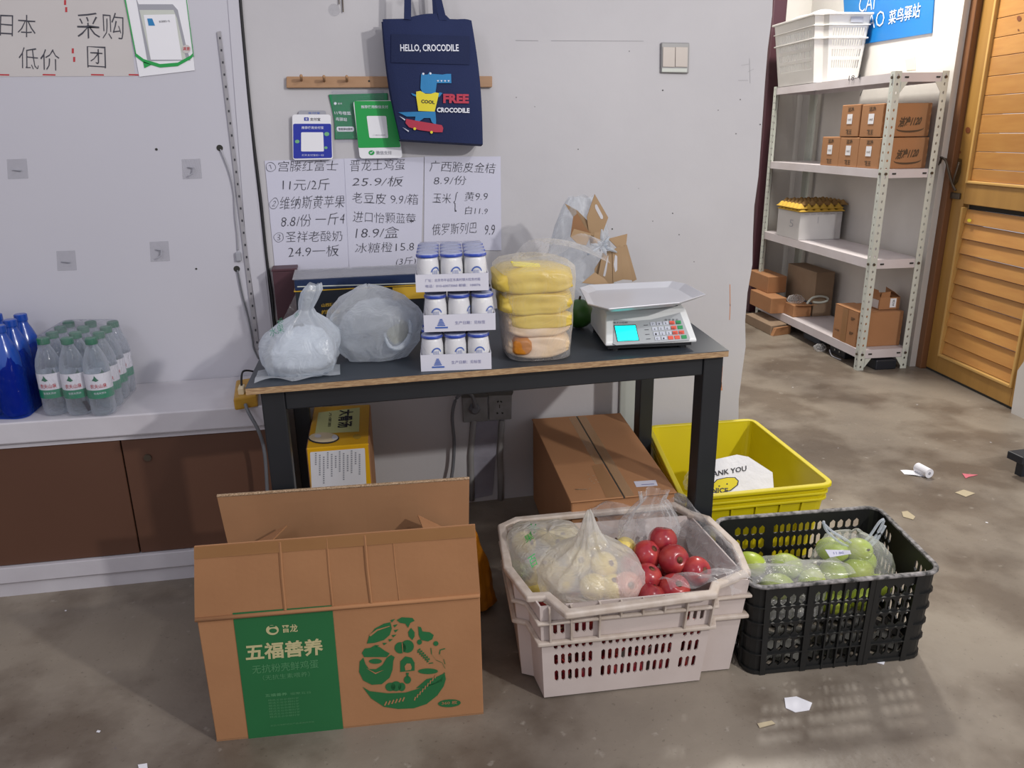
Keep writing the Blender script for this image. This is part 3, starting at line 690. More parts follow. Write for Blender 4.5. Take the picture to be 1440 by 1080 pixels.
def bagtext(s, bl, br, tl, m, weight, name, parent, h=.0045):
    bm = B(); vs, fs = glyphs(s, weight); x0 = min(p[0] for p in vs); x1 = max(p[0] for p in vs); y0 = min(p[1] for p in vs); y1 = max(p[1] for p in vs)
    nv = []
    for a, b in vs:
        a = (a-x0)/(x1-x0); b = (b-y0)/(y1-y0)
        nv.append(bm.verts.new(BPp(bl[0]+(br[0]-bl[0])*a+(tl[0]-bl[0])*b, bl[1]+(br[1]-bl[1])*a+(tl[1]-bl[1])*b, h)))
    for f_ in fs: bm.faces.new([nv[i] for i in f_])
    return obj(name, bm, m, parent)
bagtext('HELLO, CROCODILE', (563, 74), (645, 74), (562.5, 62.5), M['pwhite'], .02, 'lettering', pk)
cz = [(592, 105), (594, 102), (597, 105), (601, 105), (604, 101), (607, 104), (622, 105), (628, 104), (634, 104), (634.5, 117), (614, 117), (612, 131), (612, 132), (594, 131), (591, 124)]
bm = B(); bagpoly(bm, cz, .0042)
bagpoly(bm, [(589, 157), (560, 158), (572, 164), (584, 164), (583, 171), (589, 171), (596, 166), (605, 166), (607, 172), (613, 176), (613, 168), (612, 157)], .0042)
bagpoly(bm, [(578, 131), (588, 134), (587, 137), (580, 134)], .0042); bagpoly(bm, [(614, 133), (618, 130), (622, 131), (617, 137)], .0042)
obj('crocodile_print', bm, M['croc'], tote)
bm = B(); bagpoly(bm, [(585, 129), (591, 128), (598, 132), (606, 132), (612, 130), (617, 131), (616, 136), (612, 137), (611, 157), (588, 156), (589, 136), (585, 136)], .0048); obj('shirt_print', bm, M['pyel'], tote)
bagtext('COOL', (592, 145), (611, 146.5), (592, 140), M['ink'], .03, 'shirt_lettering', tote, .0056)
bm = B(); bagpoly(bm, [(571, 167), (576, 168), (592, 171), (610, 174), (621, 176), (623, 180), (622, 186), (612, 186), (590, 183), (575, 179), (570, 173)], .0048); obj('skateboard_print', bm, M['pred'], tote)
bm = B(); bagpoly(bm, ell(583, 181, 2, 2, 8), .0054); bagpoly(bm, ell(606.5, 186, 2, 2, 8), .0054); obj('wheel_print', bm, M['pyel'], tote)
bm = B(); bagpoly(bm, ell(595, 104, 1.6, 1.6, 8), .0054); bagpoly(bm, ell(605, 103.5, 1.6, 1.6, 8), .0054)
for x in (614, 619, 624, 629): bagpoly(bm, [(x, 113), (x+3, 113), (x+1.5, 115.5)], .0054)
for x, y in ((561, 163), (566, 179)): bagpoly(bm, [(x, y), (x+9, y+5), (x+8, y+6.5)], .0054)
obj('white_print', bm, M['pwhite'], tote)
bagtext('FREE', (623, 145), (659, 145.5), (623, 132), M['pred'], .05, 'red_lettering', tote)
bagtext('CROCODILE', (614, 158), (660, 159), (614, 151), M['pwhite'], .04, 'white_lettering', tote)
for nm, x0, x1, x2, x3, h, tp in (('handle', 568, 578, 569, 578, .0, -30), ('handle', 617, 628, 606, 614, .0, -30), ('back_handle', 609, 617, 606, 614, -.05, -30)):
    bm = B(); n = 8
    y0 = {568: 27, 617: 28, 609: 25}[x0]
    a = [(x0, y0), (x1, y0+1), (x3, tp), (x2, tp)]
    slab(bm, YP(TY-.012-h), [(x, y) for x, y in a][::-1], 0, .003); obj(nm, bm, M['navy'], tote)
# hook holding the bag far up
hk = thing('wall_hook', 'small grey metal hook hanging at the top of the wall', 'hook', WP.hit(478, 5))
bm = B(); tube(bm, [WP.hit(476, -16, .004), WP.hit(477, 6, .006)], .0015, 6); tube(bm, [WP.hit(481, -16, .004), WP.hit(482.5, 17, .006)], .0018, 6); obj('wire', bm, M['metal'], hk)
bm = B(); a = WP.hit(470, 14, 0); tube(bm, [a, a-Vector((0, .003, 0))], .016, 16); obj('pad', bm, M['sticker'], hk)
hb = thing('bag_hook', 'wall hook above the frame carrying the navy bag', 'hook', WP.hit(592, -32))
bm = B(); tube(bm, [WP.hit(592, -30, 0), WP.hit(592, -30, .11), WP.hit(592, -36, .12)], .005, 8); obj('hook', bm, M['metal'], hb)

# green packet behind, green sign, blue sign
def rounded(pts, r, n=4):
    out = []; m = len(pts)
    for i in range(m):
        p = Vector(pts[i]); a = (Vector(pts[i-1])-p).normalized(); b = (Vector(pts[(i+1) % m])-p).normalized()
        for k in range(n+1):
            t = k/n; q = (p+a*r).lerp(p, t).lerp(p.lerp(p+b*r, t), t); out.append((q.x, q.y))
    return out
gp = thing('green_packet', 'flat dark green plastic packet behind the green payment sign', 'packet', WP.hit(505, 196))
bm = B(); slab(bm, WP, [(462, 133), (545, 131), (545, 195), (471, 196), (470, 170), (466, 150)], 0, .006); obj('packet', bm, M['pgreen'], gp, mods=bevel(.002))
bm = B(); textbm(bm, '11号楼菜', WP, (471, 161), (494, 162), (470, 156), .008, .01); textbm(bm, '鸟驿站', WP, (472, 170), (488, 170.5), (472, 165), .008, .01)
px(bm, WP, ell(471.5, 145.5, 2, 2, 10), .007); textbm(bm, '菜鸟', WP, (475, 147), (481, 147), (475, 144.5), .007); obj('white_lettering', bm, M['pwhite'], gp)
bm = B(); px(bm, WP, rounded([(473, 178), (498, 178), (498, 185), (474, 185)], 3), .0072); obj('label_pill', bm, M['pwhite'], gp)
bm = B(); textbm(bm, '智能驿站服务', WP, (476, 183.5), (496, 183.5), (476, 179.5), .0078, .01); obj('dark_lettering', bm, M['ink'], gp)
bm = B(); slab(bm, WP, [(466, 127), (540, 127), (543, 199), (473, 200)], .0065, .0068); obj('clear_sleeve', bm, M['film'], gp)
gs = thing('green_payment_sign', 'bright green rounded acrylic payment sign with white foot band', 'sign', WP.hit(535, 222))
bm = B(); slab(bm, WP, rounded([(496.5, 142), (555, 141), (566, 222), (506, 223)], 5), .018, .022); bd = obj('board', bm, M['white'], gs)
bm = B(); px(bm, WP, rounded([(498, 142), (555, 142), (558.5, 172), (563.5, 207), (504, 208)], 2.2), .0226); obj('green_face', bm, M['sgreen'], gs)
bm = B(); px(bm, WP, rounded([(515.5, 163), (543, 163), (546, 194), (519.5, 194)], 2), .0232); obj('blank_square', bm, M['white'], gs)
bm = B(); textbm(bm, '推荐使用微信支付', WP, (508, 152.5), (546, 152.5), (507.5, 148), .0234, .012); obj('white_lettering', bm, M['pwhite'], gs)
bm = B(); textbm(bm, '微信支付', WP, (529, 217.5), (551, 217.5), (528.5, 212), .0234, .01); obj('grey_lettering', bm, M['grey'], gs)
bm = B(); px(bm, WP, ell(522.5, 214.7, 4.2, 3.4, 16), .0232); obj('round_badge', bm, M['sgreen'], gs)
bm = B(); px(bm, WP, [(520, 214.5), (521.6, 216.3), (525, 213), (524.4, 212.4), (521.6, 214.9), (520.7, 213.8)], .0238); obj('tick', bm, M['pwhite'], gs)
bm = B(); textbm(bm, '二维码收款', WP, (524, 191), (542, 191), (524, 189), .0238, 0); obj('small_lettering', bm, M['grey'], gs)
bb = thing('blue_payment_sign', 'royal blue payment sign with white top, beside the green one', 'sign', WP.hit(440, 222))
bm = B(); slab(bm, WP, rounded([(420, 155.5), (458, 155.5), (460, 168), (420, 168)], 3), .004, .008); obj('back_board', bm, M['grey'], bb)
bm = B(); textbm(bm, '支付宝', WP, (433, 160.5), (450, 160.5), (433, 157.5), .0085, .01); obj('back_lettering', bm, M['blue_print'], bb)
bm = B(); slab(bm, WP, rounded([(411, 161), (465, 161), (468.5, 224), (412, 225)], 4.5), .012, .017); obj('board', bm, M['white'], bb)
bm = B(); px(bm, WP, rounded([(412.2, 174), (465.6, 174), (467, 222), (412.6, 223)], 2.5), .0176); obj('blue_face', bm, M['sblue'], bb)
bm = B(); px(bm, WP, rounded([(427.5, 165), (434, 165), (434.3, 170), (427.8, 170)], 1), .0176); obj('square_badge', bm, M['sblue'], bb)
bm = B(); textbm(bm, '支付宝', WP, (436, 170), (450.5, 170), (436, 165.5), .0178, .012); obj('dark_lettering', bm, M['ink'], bb)
bm = B(); textbm(bm, '支', WP, (429, 169.5), (433, 169.5), (429, 165.6), .018, .015); textbm(bm, '推荐使用支付宝', WP, (424, 181.5), (455, 181.5), (424, 177.5), .018, .012); textbm(bm, '打开支付宝扫一扫', WP, (424.5, 219.5), (455, 219.5), (424.5, 216.8), .018, .0); obj('white_lettering', bm, M['pwhite'], bb)
bm = B(); px(bm, WP, rounded([(423.5, 186), (454.5, 186), (455.5, 213), (423.5, 213)], 1.5), .018); obj('blank_square', bm, M['white'], bb)
bm = B(); [px(bm, WP, ell(x, y, r_, r_*.8, 12), .0182) for x, y, r_ in ((418, 199, 3.2), (459.5, 188.5, 3.6), (458.3, 207.7, 2.4))]; obj('green_dots', bm, M['dotg'], bb)

papers = (
 ('price_sheet', [(372, 226), (490, 223), (490.5, 378), (387, 381)], .0015, 'handwritten white price sheet below the blue sign, leftmost of three',
  [('①宫滕红富士', (374, 242), (475, 240), (373, 227)), ('11元/2斤', (397, 268), (464, 267), (396, 252)), ('②维纳斯黄苹果', (379, 295), (484, 292), (379, 277)), ('8.8/份 一斤4', (396, 320), (485, 315), (395, 303)), ('③圣祥老酸奶', (386, 341), (482, 339), (385, 326)), ('24.9一板', (405, 362), (477, 360), (404, 346))]),
 ('price_sheet', [(484, 223), (596, 221), (592, 375), (491, 377)], .003, 'handwritten white price sheet in the middle, under the green payment sign',
  [('晋龙土鸡蛋', (493, 241), (570, 239), (492, 225)), ('25.9/板', (495, 262), (567, 262), (495, 248)), ('老豆皮 9.9/箱', (495, 285), (589, 288), (494, 270)), ('进口怡颗蓝莓', (497, 312), (585, 315), (496, 297)), ('18.9/盒', (500, 335), (561, 334), (500, 319)), ('冰糖橙15.8', (500, 356), (583, 353), (499, 342)), ('(3斤)', (557, 375), (585, 374), (557, 362))]),
 ('price_sheet', [(597, 220), (704, 220), (705, 352), (596, 352)], .0015, 'handwritten white price sheet behind the yogurt stack, rightmost of three',
  [('广西脆皮金桔', (604, 241), (697, 244), (604, 226)), ('8.9/份', (610, 260), (656, 260), (610, 247)), ('玉米', (608, 285), (634, 286), (608, 271)), ('{', (638, 298), (644, 298), (638, 270)), ('黄9.9', (653, 283), (686, 282), (653, 270)), ('白11.9', (654, 301), (686, 302), (654, 290)), ('俄罗斯列巴', (608, 331), (670, 328), (608, 315)), ('9.9', (682, 330), (696, 330), (682, 316))]))
for nm, out, h, lb, lines in papers:
    bm = B(); slab(bm, WP, out, h, h+.001); o = obj(nm, bm, M['paper']); tag(o, lb, 'price sheet', 'three handwritten price sheets on the wall')
    for s, bl, br, tl in lines:
        bm = B(); textbm(bm, s, WP, bl, br, tl, h+.002, -.013, .12, .07); obj('handwritten_line', bm, M['pencil'], o)
# light switch
sw = thing('light_switch', 'two-gang greyish light switch on the wall right of bag', 'light switch', WP.hit(948, 103))
bm = B(); slab(bm, WP, [(928.5, 60), (968, 60.5), (967, 103.5), (928, 102.5)], 0, .010); obj('frame', bm, mat('switch_frame', '#8d8c8b', .35), sw, mods=bevel(.003))
for x0, x1 in ((932, 949.3), (949.7, 967)):
    bm = B(); slab(bm, WP, [(x0, 66), (x1, 66.5), (x1-.6, 94.5), (x0-.4, 94)], .010, .0125); obj('rocker', bm, mat('switch_rocker', '#b8aea5', .35), sw, mods=bevel(.001))
bm = B(); slab(bm, WP, [(931, 96), (966, 96.5), (965.6, 101.5), (930.6, 101)], .010, .0112); obj('lower_strip', bm, M['lgrey'], sw)
# scribbles and marks on the wall (hung on the wall itself as stains)
bm = B()
for pts in ([(725, 56.5), (757, 57), (757, 57.6), (725, 57.2)], [(775, 57), (905, 57.6), (905, 58.1), (775, 57.6)]): px(bm, WP, pts, .0006)
obj('pencil_line', bm, mat('pencil_line', '#8e8d90', .8), wall_back)
bm = B()
for x0, y0, x1, y1 in ((1027, 428, 1026, 450), (1026.5, 400, 1026.8, 430), (1016, 515, 1014, 545), (1014.5, 538, 1013, 549)): px(bm, WP, [(x0-.5, y0), (x0+.5, y0), (x1+.5, y1), (x1-.5, y1)], .0006)
px(bm, WP, [(1012, 538), (1015, 537), (1016, 549), (1013, 549)], .0006)
obj('orange_mark', bm, mat('orange_mark', '#c98a66', .8), wall_back)
bm = B()
for x, y, r_ in ((932, 127, 1.1), (1041, 140, .8), (1069, 175, 1), (946, 300, .9), (918, 311, .7), (955, 330, .8), (976, 368, .7), (1035, 188, .8), (752, 150, .6), (726, 137, .7), (861, 322, 1.1), (885, 72, .7), (813, 210, .8), (1010, 155, .7), (898, 265, .5)): px(bm, WP, ell(x, y, r_, r_, 6), .0006)
obj('speck', bm, M['hole'], wall_back)
for pts in ([(1042, 92), (1054, 90)], [(1054, 82), (1055, 117)], [(1038, 113), (1052, 113)], [(1052, 101), (1060, 97)]):
    (a, b), (c, d) = pts; bm = B(); px(bm, WP, [(a, b-.3), (c, d-.3), (c, d+.3), (a, b+.3)] if abs(a-c) > 3 else [(a-.3, b), (a+.3, b), (c+.3, d), (c-.3, d)], .0006); obj('pencil_line', bm, mat('pencil_line2', '#a5a4a6', .8), wall_back)
# wall sockets, conduits
for i, (pts, plug) in enumerate((([(649, 557), (684, 556), (685, 591), (651, 593)], 1), ([(686, 554), (719, 553), (718.5, 588), (687, 590)], 0))):
    so = thing('wall_socket', ('grimy wall socket under the table with a plug in it' if plug else 'grey wall socket without plug, right of plugged socket under the table'), 'socket', WP.hit(pts[3][0]+15, pts[3][1]))
    bm = B(); slab(bm, WP, pts, 0, .012); obj('plate', bm, mat('socket_plate', '#8c8c8c', .5, '#777573', 30, .5), so, mods=bevel(.003))
    bm = B(); slab(bm, WP, [(pts[0][0]-1, pts[0][1]-3.5), (pts[1][0]+2, pts[1][1]-4), (pts[1][0], pts[1][1]+1), (pts[0][0], pts[0][1]+1)], 0, .013); obj('grimy_lip', bm, mat('grime', '#55534f', .8), so)
    if plug:
        c = WP.hit(667, 574, .012); bm = B(); tube(bm, [c, c-Vector((0, .014, 0)), c-Vector((0, .024, 0))], [.019, .019, .012], 8); obj('plug', bm, M['cable'], so)
        bm = B(); tube(bm, smoothpts([c+Vector((0, -.02, .008)), WP.hit(664, 557, .04), WP.hit(655, 552, .035), WP.hit(642, 560, .03), WP.hit(636, 585, .03), WP.hit(638.5, 620, .03), WP.hit(637.5, 650, .03), WP.hit(634, 680, .04), WP.hit(632, 710, .05)]), .006, 8); obj('lead', bm, M['cable'], so, smooth=True)
    else:
        bm = B()
        for q in ([(698.5, 564.5), (701, 563), (702, 565), (699.5, 566.5)], [(704, 563), (706.5, 565), (705.5, 566.5), (703, 565)], [(702, 569), (703.2, 569), (703.2, 574), (702, 574)], [(698, 580), (700, 579.5), (701, 582), (698.5, 582.5)], [(705, 579.5), (708, 580), (707.5, 582.5), (705.5, 582)]): px(bm, WP, q, .0128)
        obj('socket_slot', bm, M['hole'], so)
for a, b, lb in ((663, 657, 'grey wall conduit below the plugged socket'), (703, 698, 'grey wall conduit below the empty socket')):
    bm = B(); tube(bm, [WP.hit(a+3, 591, .004), WP.hit(b+2+3, 640, .004), WP.hit(b+3+3, 672, .006), WP.hit(b+6, 703, .004)], .011, 8); o = obj('conduit', bm, M['pipe'], smooth=True); tag(o, lb, 'conduit')
bm = B(); slab(bm, WP, [(668, 592), (700, 591), (697, 640), (692, 695), (668, 700), (662, 660)], 0, .005); obj('rough_plaster', bm, mat('rough_plaster', '#9a98a3', .9, '#84828e', 12, .5, .8, 20), wall_back)
bm = B(); slab(bm, WP, [(871, 522), (894, 521), (893, 640), (868, 640)], 0, .012); obj('corner_strip', bm, mat('corner_strip', '#aeb2ad', .6), wall_back, mods=bevel(.004))

# ------------------------------------------------------------------ table
TZ = .72
table = thing('table', 'black steel table with dark grey top and worn plywood edge', 'table', (.37, 2.05, 0))
FL, FR, BR, BL = (-.233, 1.726), (.938, 1.728), (1.018, 2.38), (-.205, 2.38)
def quad(bm, p, z0, z1): box8(bm, [(*q, z0) for q in p]+[(*q, z1) for q in p])
bm = B(); quad(bm, (FL, FR, BR, BL), TZ-.016, TZ-.0015); obj('plywood_board', bm, M['ply'], table)
bm = B(); quad(bm, (FL, FR, BR, BL), TZ-.0015, TZ); obj('top', bm, M['table_top'], table)
def leg(x0, x1, y0, y1, z1=.704): bm = B(); bx(bm, x0, x1, y0, y1, 0, z1); return obj('leg', bm, M['black_metal'], table, mods=bevel(.003))
leg(-.205, -.153, 1.748, 1.800); leg(.882, .936, 1.748, 1.800); leg(-.178, -.132, 2.27, 2.32); leg(.925, .972, 2.27, 2.32)
for p in ([(-.153, 1.752), (.882, 1.752), (.882, 1.792), (-.153, 1.792)], [(-.132, 2.275), (.925, 2.275), (.925, 2.31), (-.132, 2.31)], [(-.2, 1.8), (-.16, 1.8), (-.137, 2.27), (-.175, 2.27)], [(.888, 1.8), (.93, 1.8), (.97, 2.27), (.93, 2.27)]):
    bm = B(); quad(bm, p, .652, .7035); obj('rail', bm, M['black_metal'], table, mods=bevel(.003))

# ------------------------------------------------------------------ bag maker
def bag(name, c, rx, ry, prof, m, seed=0, n=64, pleat=9, pl_amt=.12, lump=.12, lean=(0, 0), sq=0.0, parent=None):
    """prof: (radius factor, height, pleat weight). c is the base centre"""
    bm = B(); c = Vector(c); R = []
    prof2 = []
    for (r0, z0, w0), (r1, z1, w1) in zip(prof, prof[1:]):
        for k in range(4): t = k/4; prof2.append((r0+(r1-r0)*t, z0+(z1-z0)*t, w0+(w1-w0)*t))
    prof2.append(prof[-1]); H = prof[-1][1]
    for r_, z, w in prof2:
        ring = []
        for k in range(n):
            a = 2*PI*k/n
            ca, sa = math.cos(a), math.sin(a)
            if sq: 
                e = 1-sq*.55; ca = math.copysign(abs(ca)**e, ca); sa = math.copysign(abs(sa)**e, sa)
            q = noise.noise(Vector((math.cos(a)*1.7+seed, math.sin(a)*1.7, z*14+seed)))
            q2 = noise.noise(Vector((math.cos(a)*4.5+seed*2, math.sin(a)*4.5, z*30)))
            f_ = 1+lump*q+lump*.45*q2
            f_ += w*pl_amt*(math.sin(pleat*a+3*q)+.5*math.sin(pleat*2.3*a+seed))
            t = z/H
            ring.append(bm.verts.new(c+Vector((r_*rx*f_*ca+lean[0]*t*t, r_*ry*f_*sa+lean[1]*t*t, z+(.006*q*(z > .01))))))
        R.append(ring)
    for a, b in zip(R, R[1:]):
        for k in range(n): bm.faces.new((a[k], a[(k+1) % n], b[(k+1) % n], b[k]))
    bm.faces.new(R[0][::-1])
    o = obj(name, bm, m, parent, smooth=True); return o
# knotted milky bag, left
lb_ = thing('plastic_bag', 'milky plastic bag with tied top at the table left end', 'bag', (-.12, 1.84, TZ))
bag('bag', (-.115, 1.835, TZ), .088, .072, [(.5, .001, 0), (.95, .004, .1), (1.06, .03, .1), (1.0, .06, .1), (.86, .09, .3), (.55, .118, .8), (.26, .136, 1), (.17, .148, 1), (.24, .17, 1), (.27, .19, 1), (.18, .205, 1.3)], M['bag_milky'], 3, pleat=7, lump=.22, lean=(.045, -.0), sq=.5, parent=lb_)
bag('bag_contents', (-.112, 1.838, TZ), .070, .058, [(.6, .004, 0), (1, .02, 0), (.98, .06, 0), (.7, .095, 0), (.2, .108, 0)], M['bag_white'], 5, lump=.15, sq=.5, parent=lb_)
bm = B()
for i in range(26):
    x = -.19+random.random()*.07; z = TZ+.04+random.random()*.075; a = random.random()*3; y = 1.762+(.075-abs(x+.115))*0-.004
    # green printed strokes following the bag skin
    ang = math.atan2(-.9, (x+.115)/.09*1.0); 
PB = Pl((-.16, 1.775, TZ+.08), (-.45, -1, .55))
for s, bl, br, tl in (('水果', (380, 474), (400, 467), (378, 462)), ('超', (392, 458), (399, 452), (389, 452)), ('市', (415, 448), (421, 443), (413, 443))): textbm(bm, s, PB, bl, br, tl, 0, -.01)
obj('green_print', bm, M['label_green'], lb_)['kind'] = 'stuff'
bm = B(); grid(bm, lambda u, v: Vector((-.215+.19*u, 1.745+.1*v+.012*math.sin(u*9), TZ+.0022+.006*abs(math.sin(u*7+v*5))*(1-v)+.002)), 16, 8); obj('loose_skirt', bm, M['bag_milky'], lb_, smooth=True)
# second bag: big translucent blob
gb = thing('plastic_bag', 'large open translucent grey plastic bag between milky bag and yogurt trays', 'bag', (.07, 1.9, TZ))
bag('bag', (.067, 1.895, TZ), .105, .075, [(.35, .001, 0), (.72, .006, .1), (1.0, .045, .2), (1.12, .085, .3), (1.0, .125, .35), (.72, .155, .4), (.3, .178, .4), (.02, .186, 0)], M['bag_grey'], 8, pleat=11, pl_amt=.035, lump=.16, lean=(-.012, 0), sq=.15, parent=gb)
bag('bag_inner_layer', (.075, 1.90, TZ), .085, .058, [(.4, .004, 0), (.9, .03, .3), (1.05, .07, .5), (.9, .11, .6), (.5, .14, .6), (.02, .15, 0)], M['bag_grey'], 11, pleat=9, pl_amt=.08, lump=.2, parent=gb)
GP = Pl((.13, 1.832, TZ+.08), (.25, -1, .3))
bm = B(); px(bm, GP, [(545, 464), (554, 458), (562, 455), (563, 448), (571, 452), (575, 462), (573, 472), (566, 480), (555, 484), (548, 478), (544, 470)], 0); obj('opening', bm, mat('bag_inside', '#6e736e', .8, '#8a8874', 9, .5), gb)
bm = B(); tube(bm, smoothpts([GP.hit(x, y, .004) for x, y in ((541, 468), (544, 480), (551, 489), (562, 489), (571, 481), (577, 468), (576, 452), (572, 449))]), [.003, .003, .003, .003, .003, .004, .004, .004, .004, .005, .005, .005, .005, .006, .006, .006, .006, .007, .007, .007, .007, .007, .007, .007, .007, .007, .006, .006, .006, .006, .005, .005, .005, .005, .005, .004, .004, .004, .003, .003, .003, .003, .003], 7); obj('torn_rim', bm, M['bag_milky'], gb, smooth=True)

# dark carton with gold stripe behind the bags
nb = thing('gift_carton', 'navy and black carton with gold stripe standing behind the plastic bags', 'box', (.05, 2.3, TZ))
NY = 2.22; NPl = YP(NY)
x0, x1 = -.135, .26
bm = B(); bx(bm, x0, x1, NY, NY+.16, TZ, .838); obj('base', bm, M['nblk'], nb, mods=bevel(.002))
bm = B(); bx(bm, x0-.003, x1+.003, NY-.003, NY+.163, .838, .8405); obj('gold_stripe', bm, M['gold'], nb)
bm = B(); bx(bm, x0, x1, NY-.002, NY+.162, .8405, .872); obj('lid', bm, M['nbox'], nb, mods=bevel(.003))
bm = B(); bx(bm, x0+.27, x1, NY-.004, NY-.002, .80, .836); obj('gold_panel', bm, M['gold'], nb)
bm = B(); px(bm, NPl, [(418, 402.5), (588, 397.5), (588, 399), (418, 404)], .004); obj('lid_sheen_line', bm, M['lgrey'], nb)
bm = B(); textbm(bm, '山西陈醋', NPl, (452, 432), (475, 430), (452, 427), .004, .02); textbm(bm, '纯粮酿造', NPl, (452, 443), (478, 441), (452, 436), .004, .02); textbm(bm, '老陈', NPl, (458, 453), (474, 452), (458, 446), .004, .03); obj('gold_lettering', bm, M['gold'], nb)
bm = B(); bx(bm, x0-.004, x1+.004, NY-.006, NY+.165, .8725, .8745); grid(bm, lambda u, v: Vector((x0-.045+.045*u+.0*v, NY-.004, TZ+.002+.11*v*(.3+.7*u))), 4, 6); obj('clear_wrap', bm, M['bag_clear'], nb)
mb = thing('maroon_carton', 'dark maroon carton edge standing against wall behind the milky bag', 'box', (-.17, 2.43, TZ))
bm = B(); bx(bm, -.206, -.136, 2.40, YW-.004, TZ, .868); obj('body', bm, M['maroon'], mb, mods=bevel(.002))
bm = B(); bx(bm, -.208, -.134, 2.398, YW-.003, .868, .876); obj('lid', bm, M['maroon'], mb, mods=bevel(.002))

# ------------------------------------------------------------------ yogurt trays and jars
JH, JR = .083, .0262
jar = None
def make_jar(loc):
    t = thing('yogurt_jar', 'x', 'jar', loc, 'yogurt jars in the three trays')
    bm = B(); lathe(bm, [(JR*.82, 0), (JR*.93, .003), (JR*.97, .02), (JR*1.0, .040), (JR*.98, .056), (JR*.93, .067), (JR*.88, .076)], loc, 20); obj('cup', bm, M['jar'], t, smooth=True)
    bm = B(); lathe(bm, [(JR*.95, .074), (JR*1.0, .0755), (JR*1.0, .0795), (JR*.96, .081)], loc, 24); obj('lid_rim', bm, M['jar_blue'], t, smooth=True)
    bm = B(); lathe(bm, [(JR*.95, .081), (JR*.90, .083)], loc, 24); obj('lid_foil', bm, M['jar_lid'], t)
    def cyl(u, v): a = -PI/2+.25+u/JR; return Vector(loc)+Vector(((JR+.0008)*math.cos(a), (JR+.0008)*math.sin(a), v))
    bm = B()
    for k in range(8):
        a0 = math.radians(20+140*k/8); a1 = math.radians(20+140*(k+1)/8)
        ngon(bm, [cyl(-.013*math.cos(a), .038+.016*math.sin(a)) for a in (a0, a1)]+[cyl(-.011*math.cos(a), .037+.0135*math.sin(a)) for a in (a1, a0)])
    for k in range(5): ngon(bm, [cyl(-.008+k*.003, .03), cyl(-.0072+k*.003, .03), cyl(-.0072+k*.003, .046), cyl(-.008+k*.003, .046)])
    obj('blue_arch_print', bm, M['blue_print'], t)
    return t
TU = Vector((.167, -.022, 0)).normalized(); TV = Vector((.022, .167, 0)).normalized()
jar0 = None; lay = ['bottom', 'middle', 'top']; coln3 = ['left', 'centre', 'right']
for L_ in range(3):
    zb = TZ+.0945*L_; o0 = Vector((.161+[0, .012, -.002][L_], 1.748, zb+.0005))
    tr = thing('yogurt_tray', '%s cardboard tray of blue-lidded yogurt jars in the stack' % lay[L_], 'tray', o0+TU*.08, 'stacked yogurt trays')
    TW, TD, TH = .166, .217, .040
    def tp(a, b, z): return o0+TU*a+TV*b+Vector((0, 0, z))
    bm = B(); obox(bm, tp(0, 0, 0), TU*TW, TV*TD, Vector((0, 0, .0015)))
    for a, b, du, dv in ((0, 0, TU*TW, TV*.0015), (0, TD-.0015, TU*TW, TV*.0015), (0, .0015, TU*.0015, TV*(TD-.003)), (TW-.0015, .0015, TU*.0015, TV*(TD-.003))): obox(bm, tp(a, b, .0015), du, dv, Vector((0, 0, TH-.0015)))
    obj('carton', bm, M['tray'], tr)
    bm = B()
    if L_ == 2:
        text3(bm, '厂址：北京市平谷区东高村镇大旺务村南', tp(.022, -.001, .023), TU*.125, Vector((0, 0, .007))); text3(bm, '电话：010-60073060 邮编：100076', tp(.022, -.001, .010), TU*.125, Vector((0, 0, .007)))
        obj('lettering', bm, M['lav_print'], tr)
    else:
        text3(bm, '生产日期：见标签', tp(.072, -.001, .016), TU*.07, Vector((0, 0, .008))); obj('lettering', bm, M['lav_print'], tr)
        bm = B(); 
        for k in range(5): w_ = .006+k*.003; obox(bm, tp(.040-w_/2, -.001, .028-k*.0035), TU*w_, TV*.0005, Vector((0, 0, .0022)))
        obox(bm, tp(.026, -.001, .008), TU*.029, TV*.0005, Vector((0, 0, .0035)))
        obj('crown_print', bm, M['blue_print'], tr)
    # film
    bm = B(); H_ = .088
    e = .001
    ps_ = [(-e, -e), (TW+e, -e), (TW+e, TD+e), (-e, TD+e)]
    low = [bm.verts.new(tp(a, b, TH)) for a, b in ps_]; hi = [bm.verts.new(tp(a*.9+.008, b*.92+.009, H_-.001)) for a, b in ps_]
    for i in range(4): bm.faces.new((low[i], low[(i+1) % 4], hi[(i+1) % 4], hi[i]))
    if L_ == 2: bm.faces.new(hi)
    bmesh.ops.subdivide_edges(bm, edges=bm.edges, cuts=5, use_grid_fill=True)
    for v in bm.verts: v.co += noise.noise_vector(v.co*40)*.0012
    obj('shrink_film', bm, M['film'], tr, smooth=True)
    for j in range(4):
        for i in range(3):
            loc = tp(.0285+i*.0545, .0285+j*.0532, .0018)
            lb = 'white yogurt jar, %s tray, %s of row %s from the front' % (lay[L_], coln3[i], ['one', 'two', 'three', 'four'][j])
            lb = 'blue-lidded yogurt jar in %s tray, %s row, %s' % (lay[L_], ['front', 'second', 'third', 'rear'][j], coln3[i])
            if jar0 is None: jar0 = make_jar(tuple(loc)); jar0['label'] = lb; jbase = loc
            else:
                d = dup(jar0, loc, (0, 0, [.35, 0, -.3, .8][(i+j+L_*2) % 4]), lb)

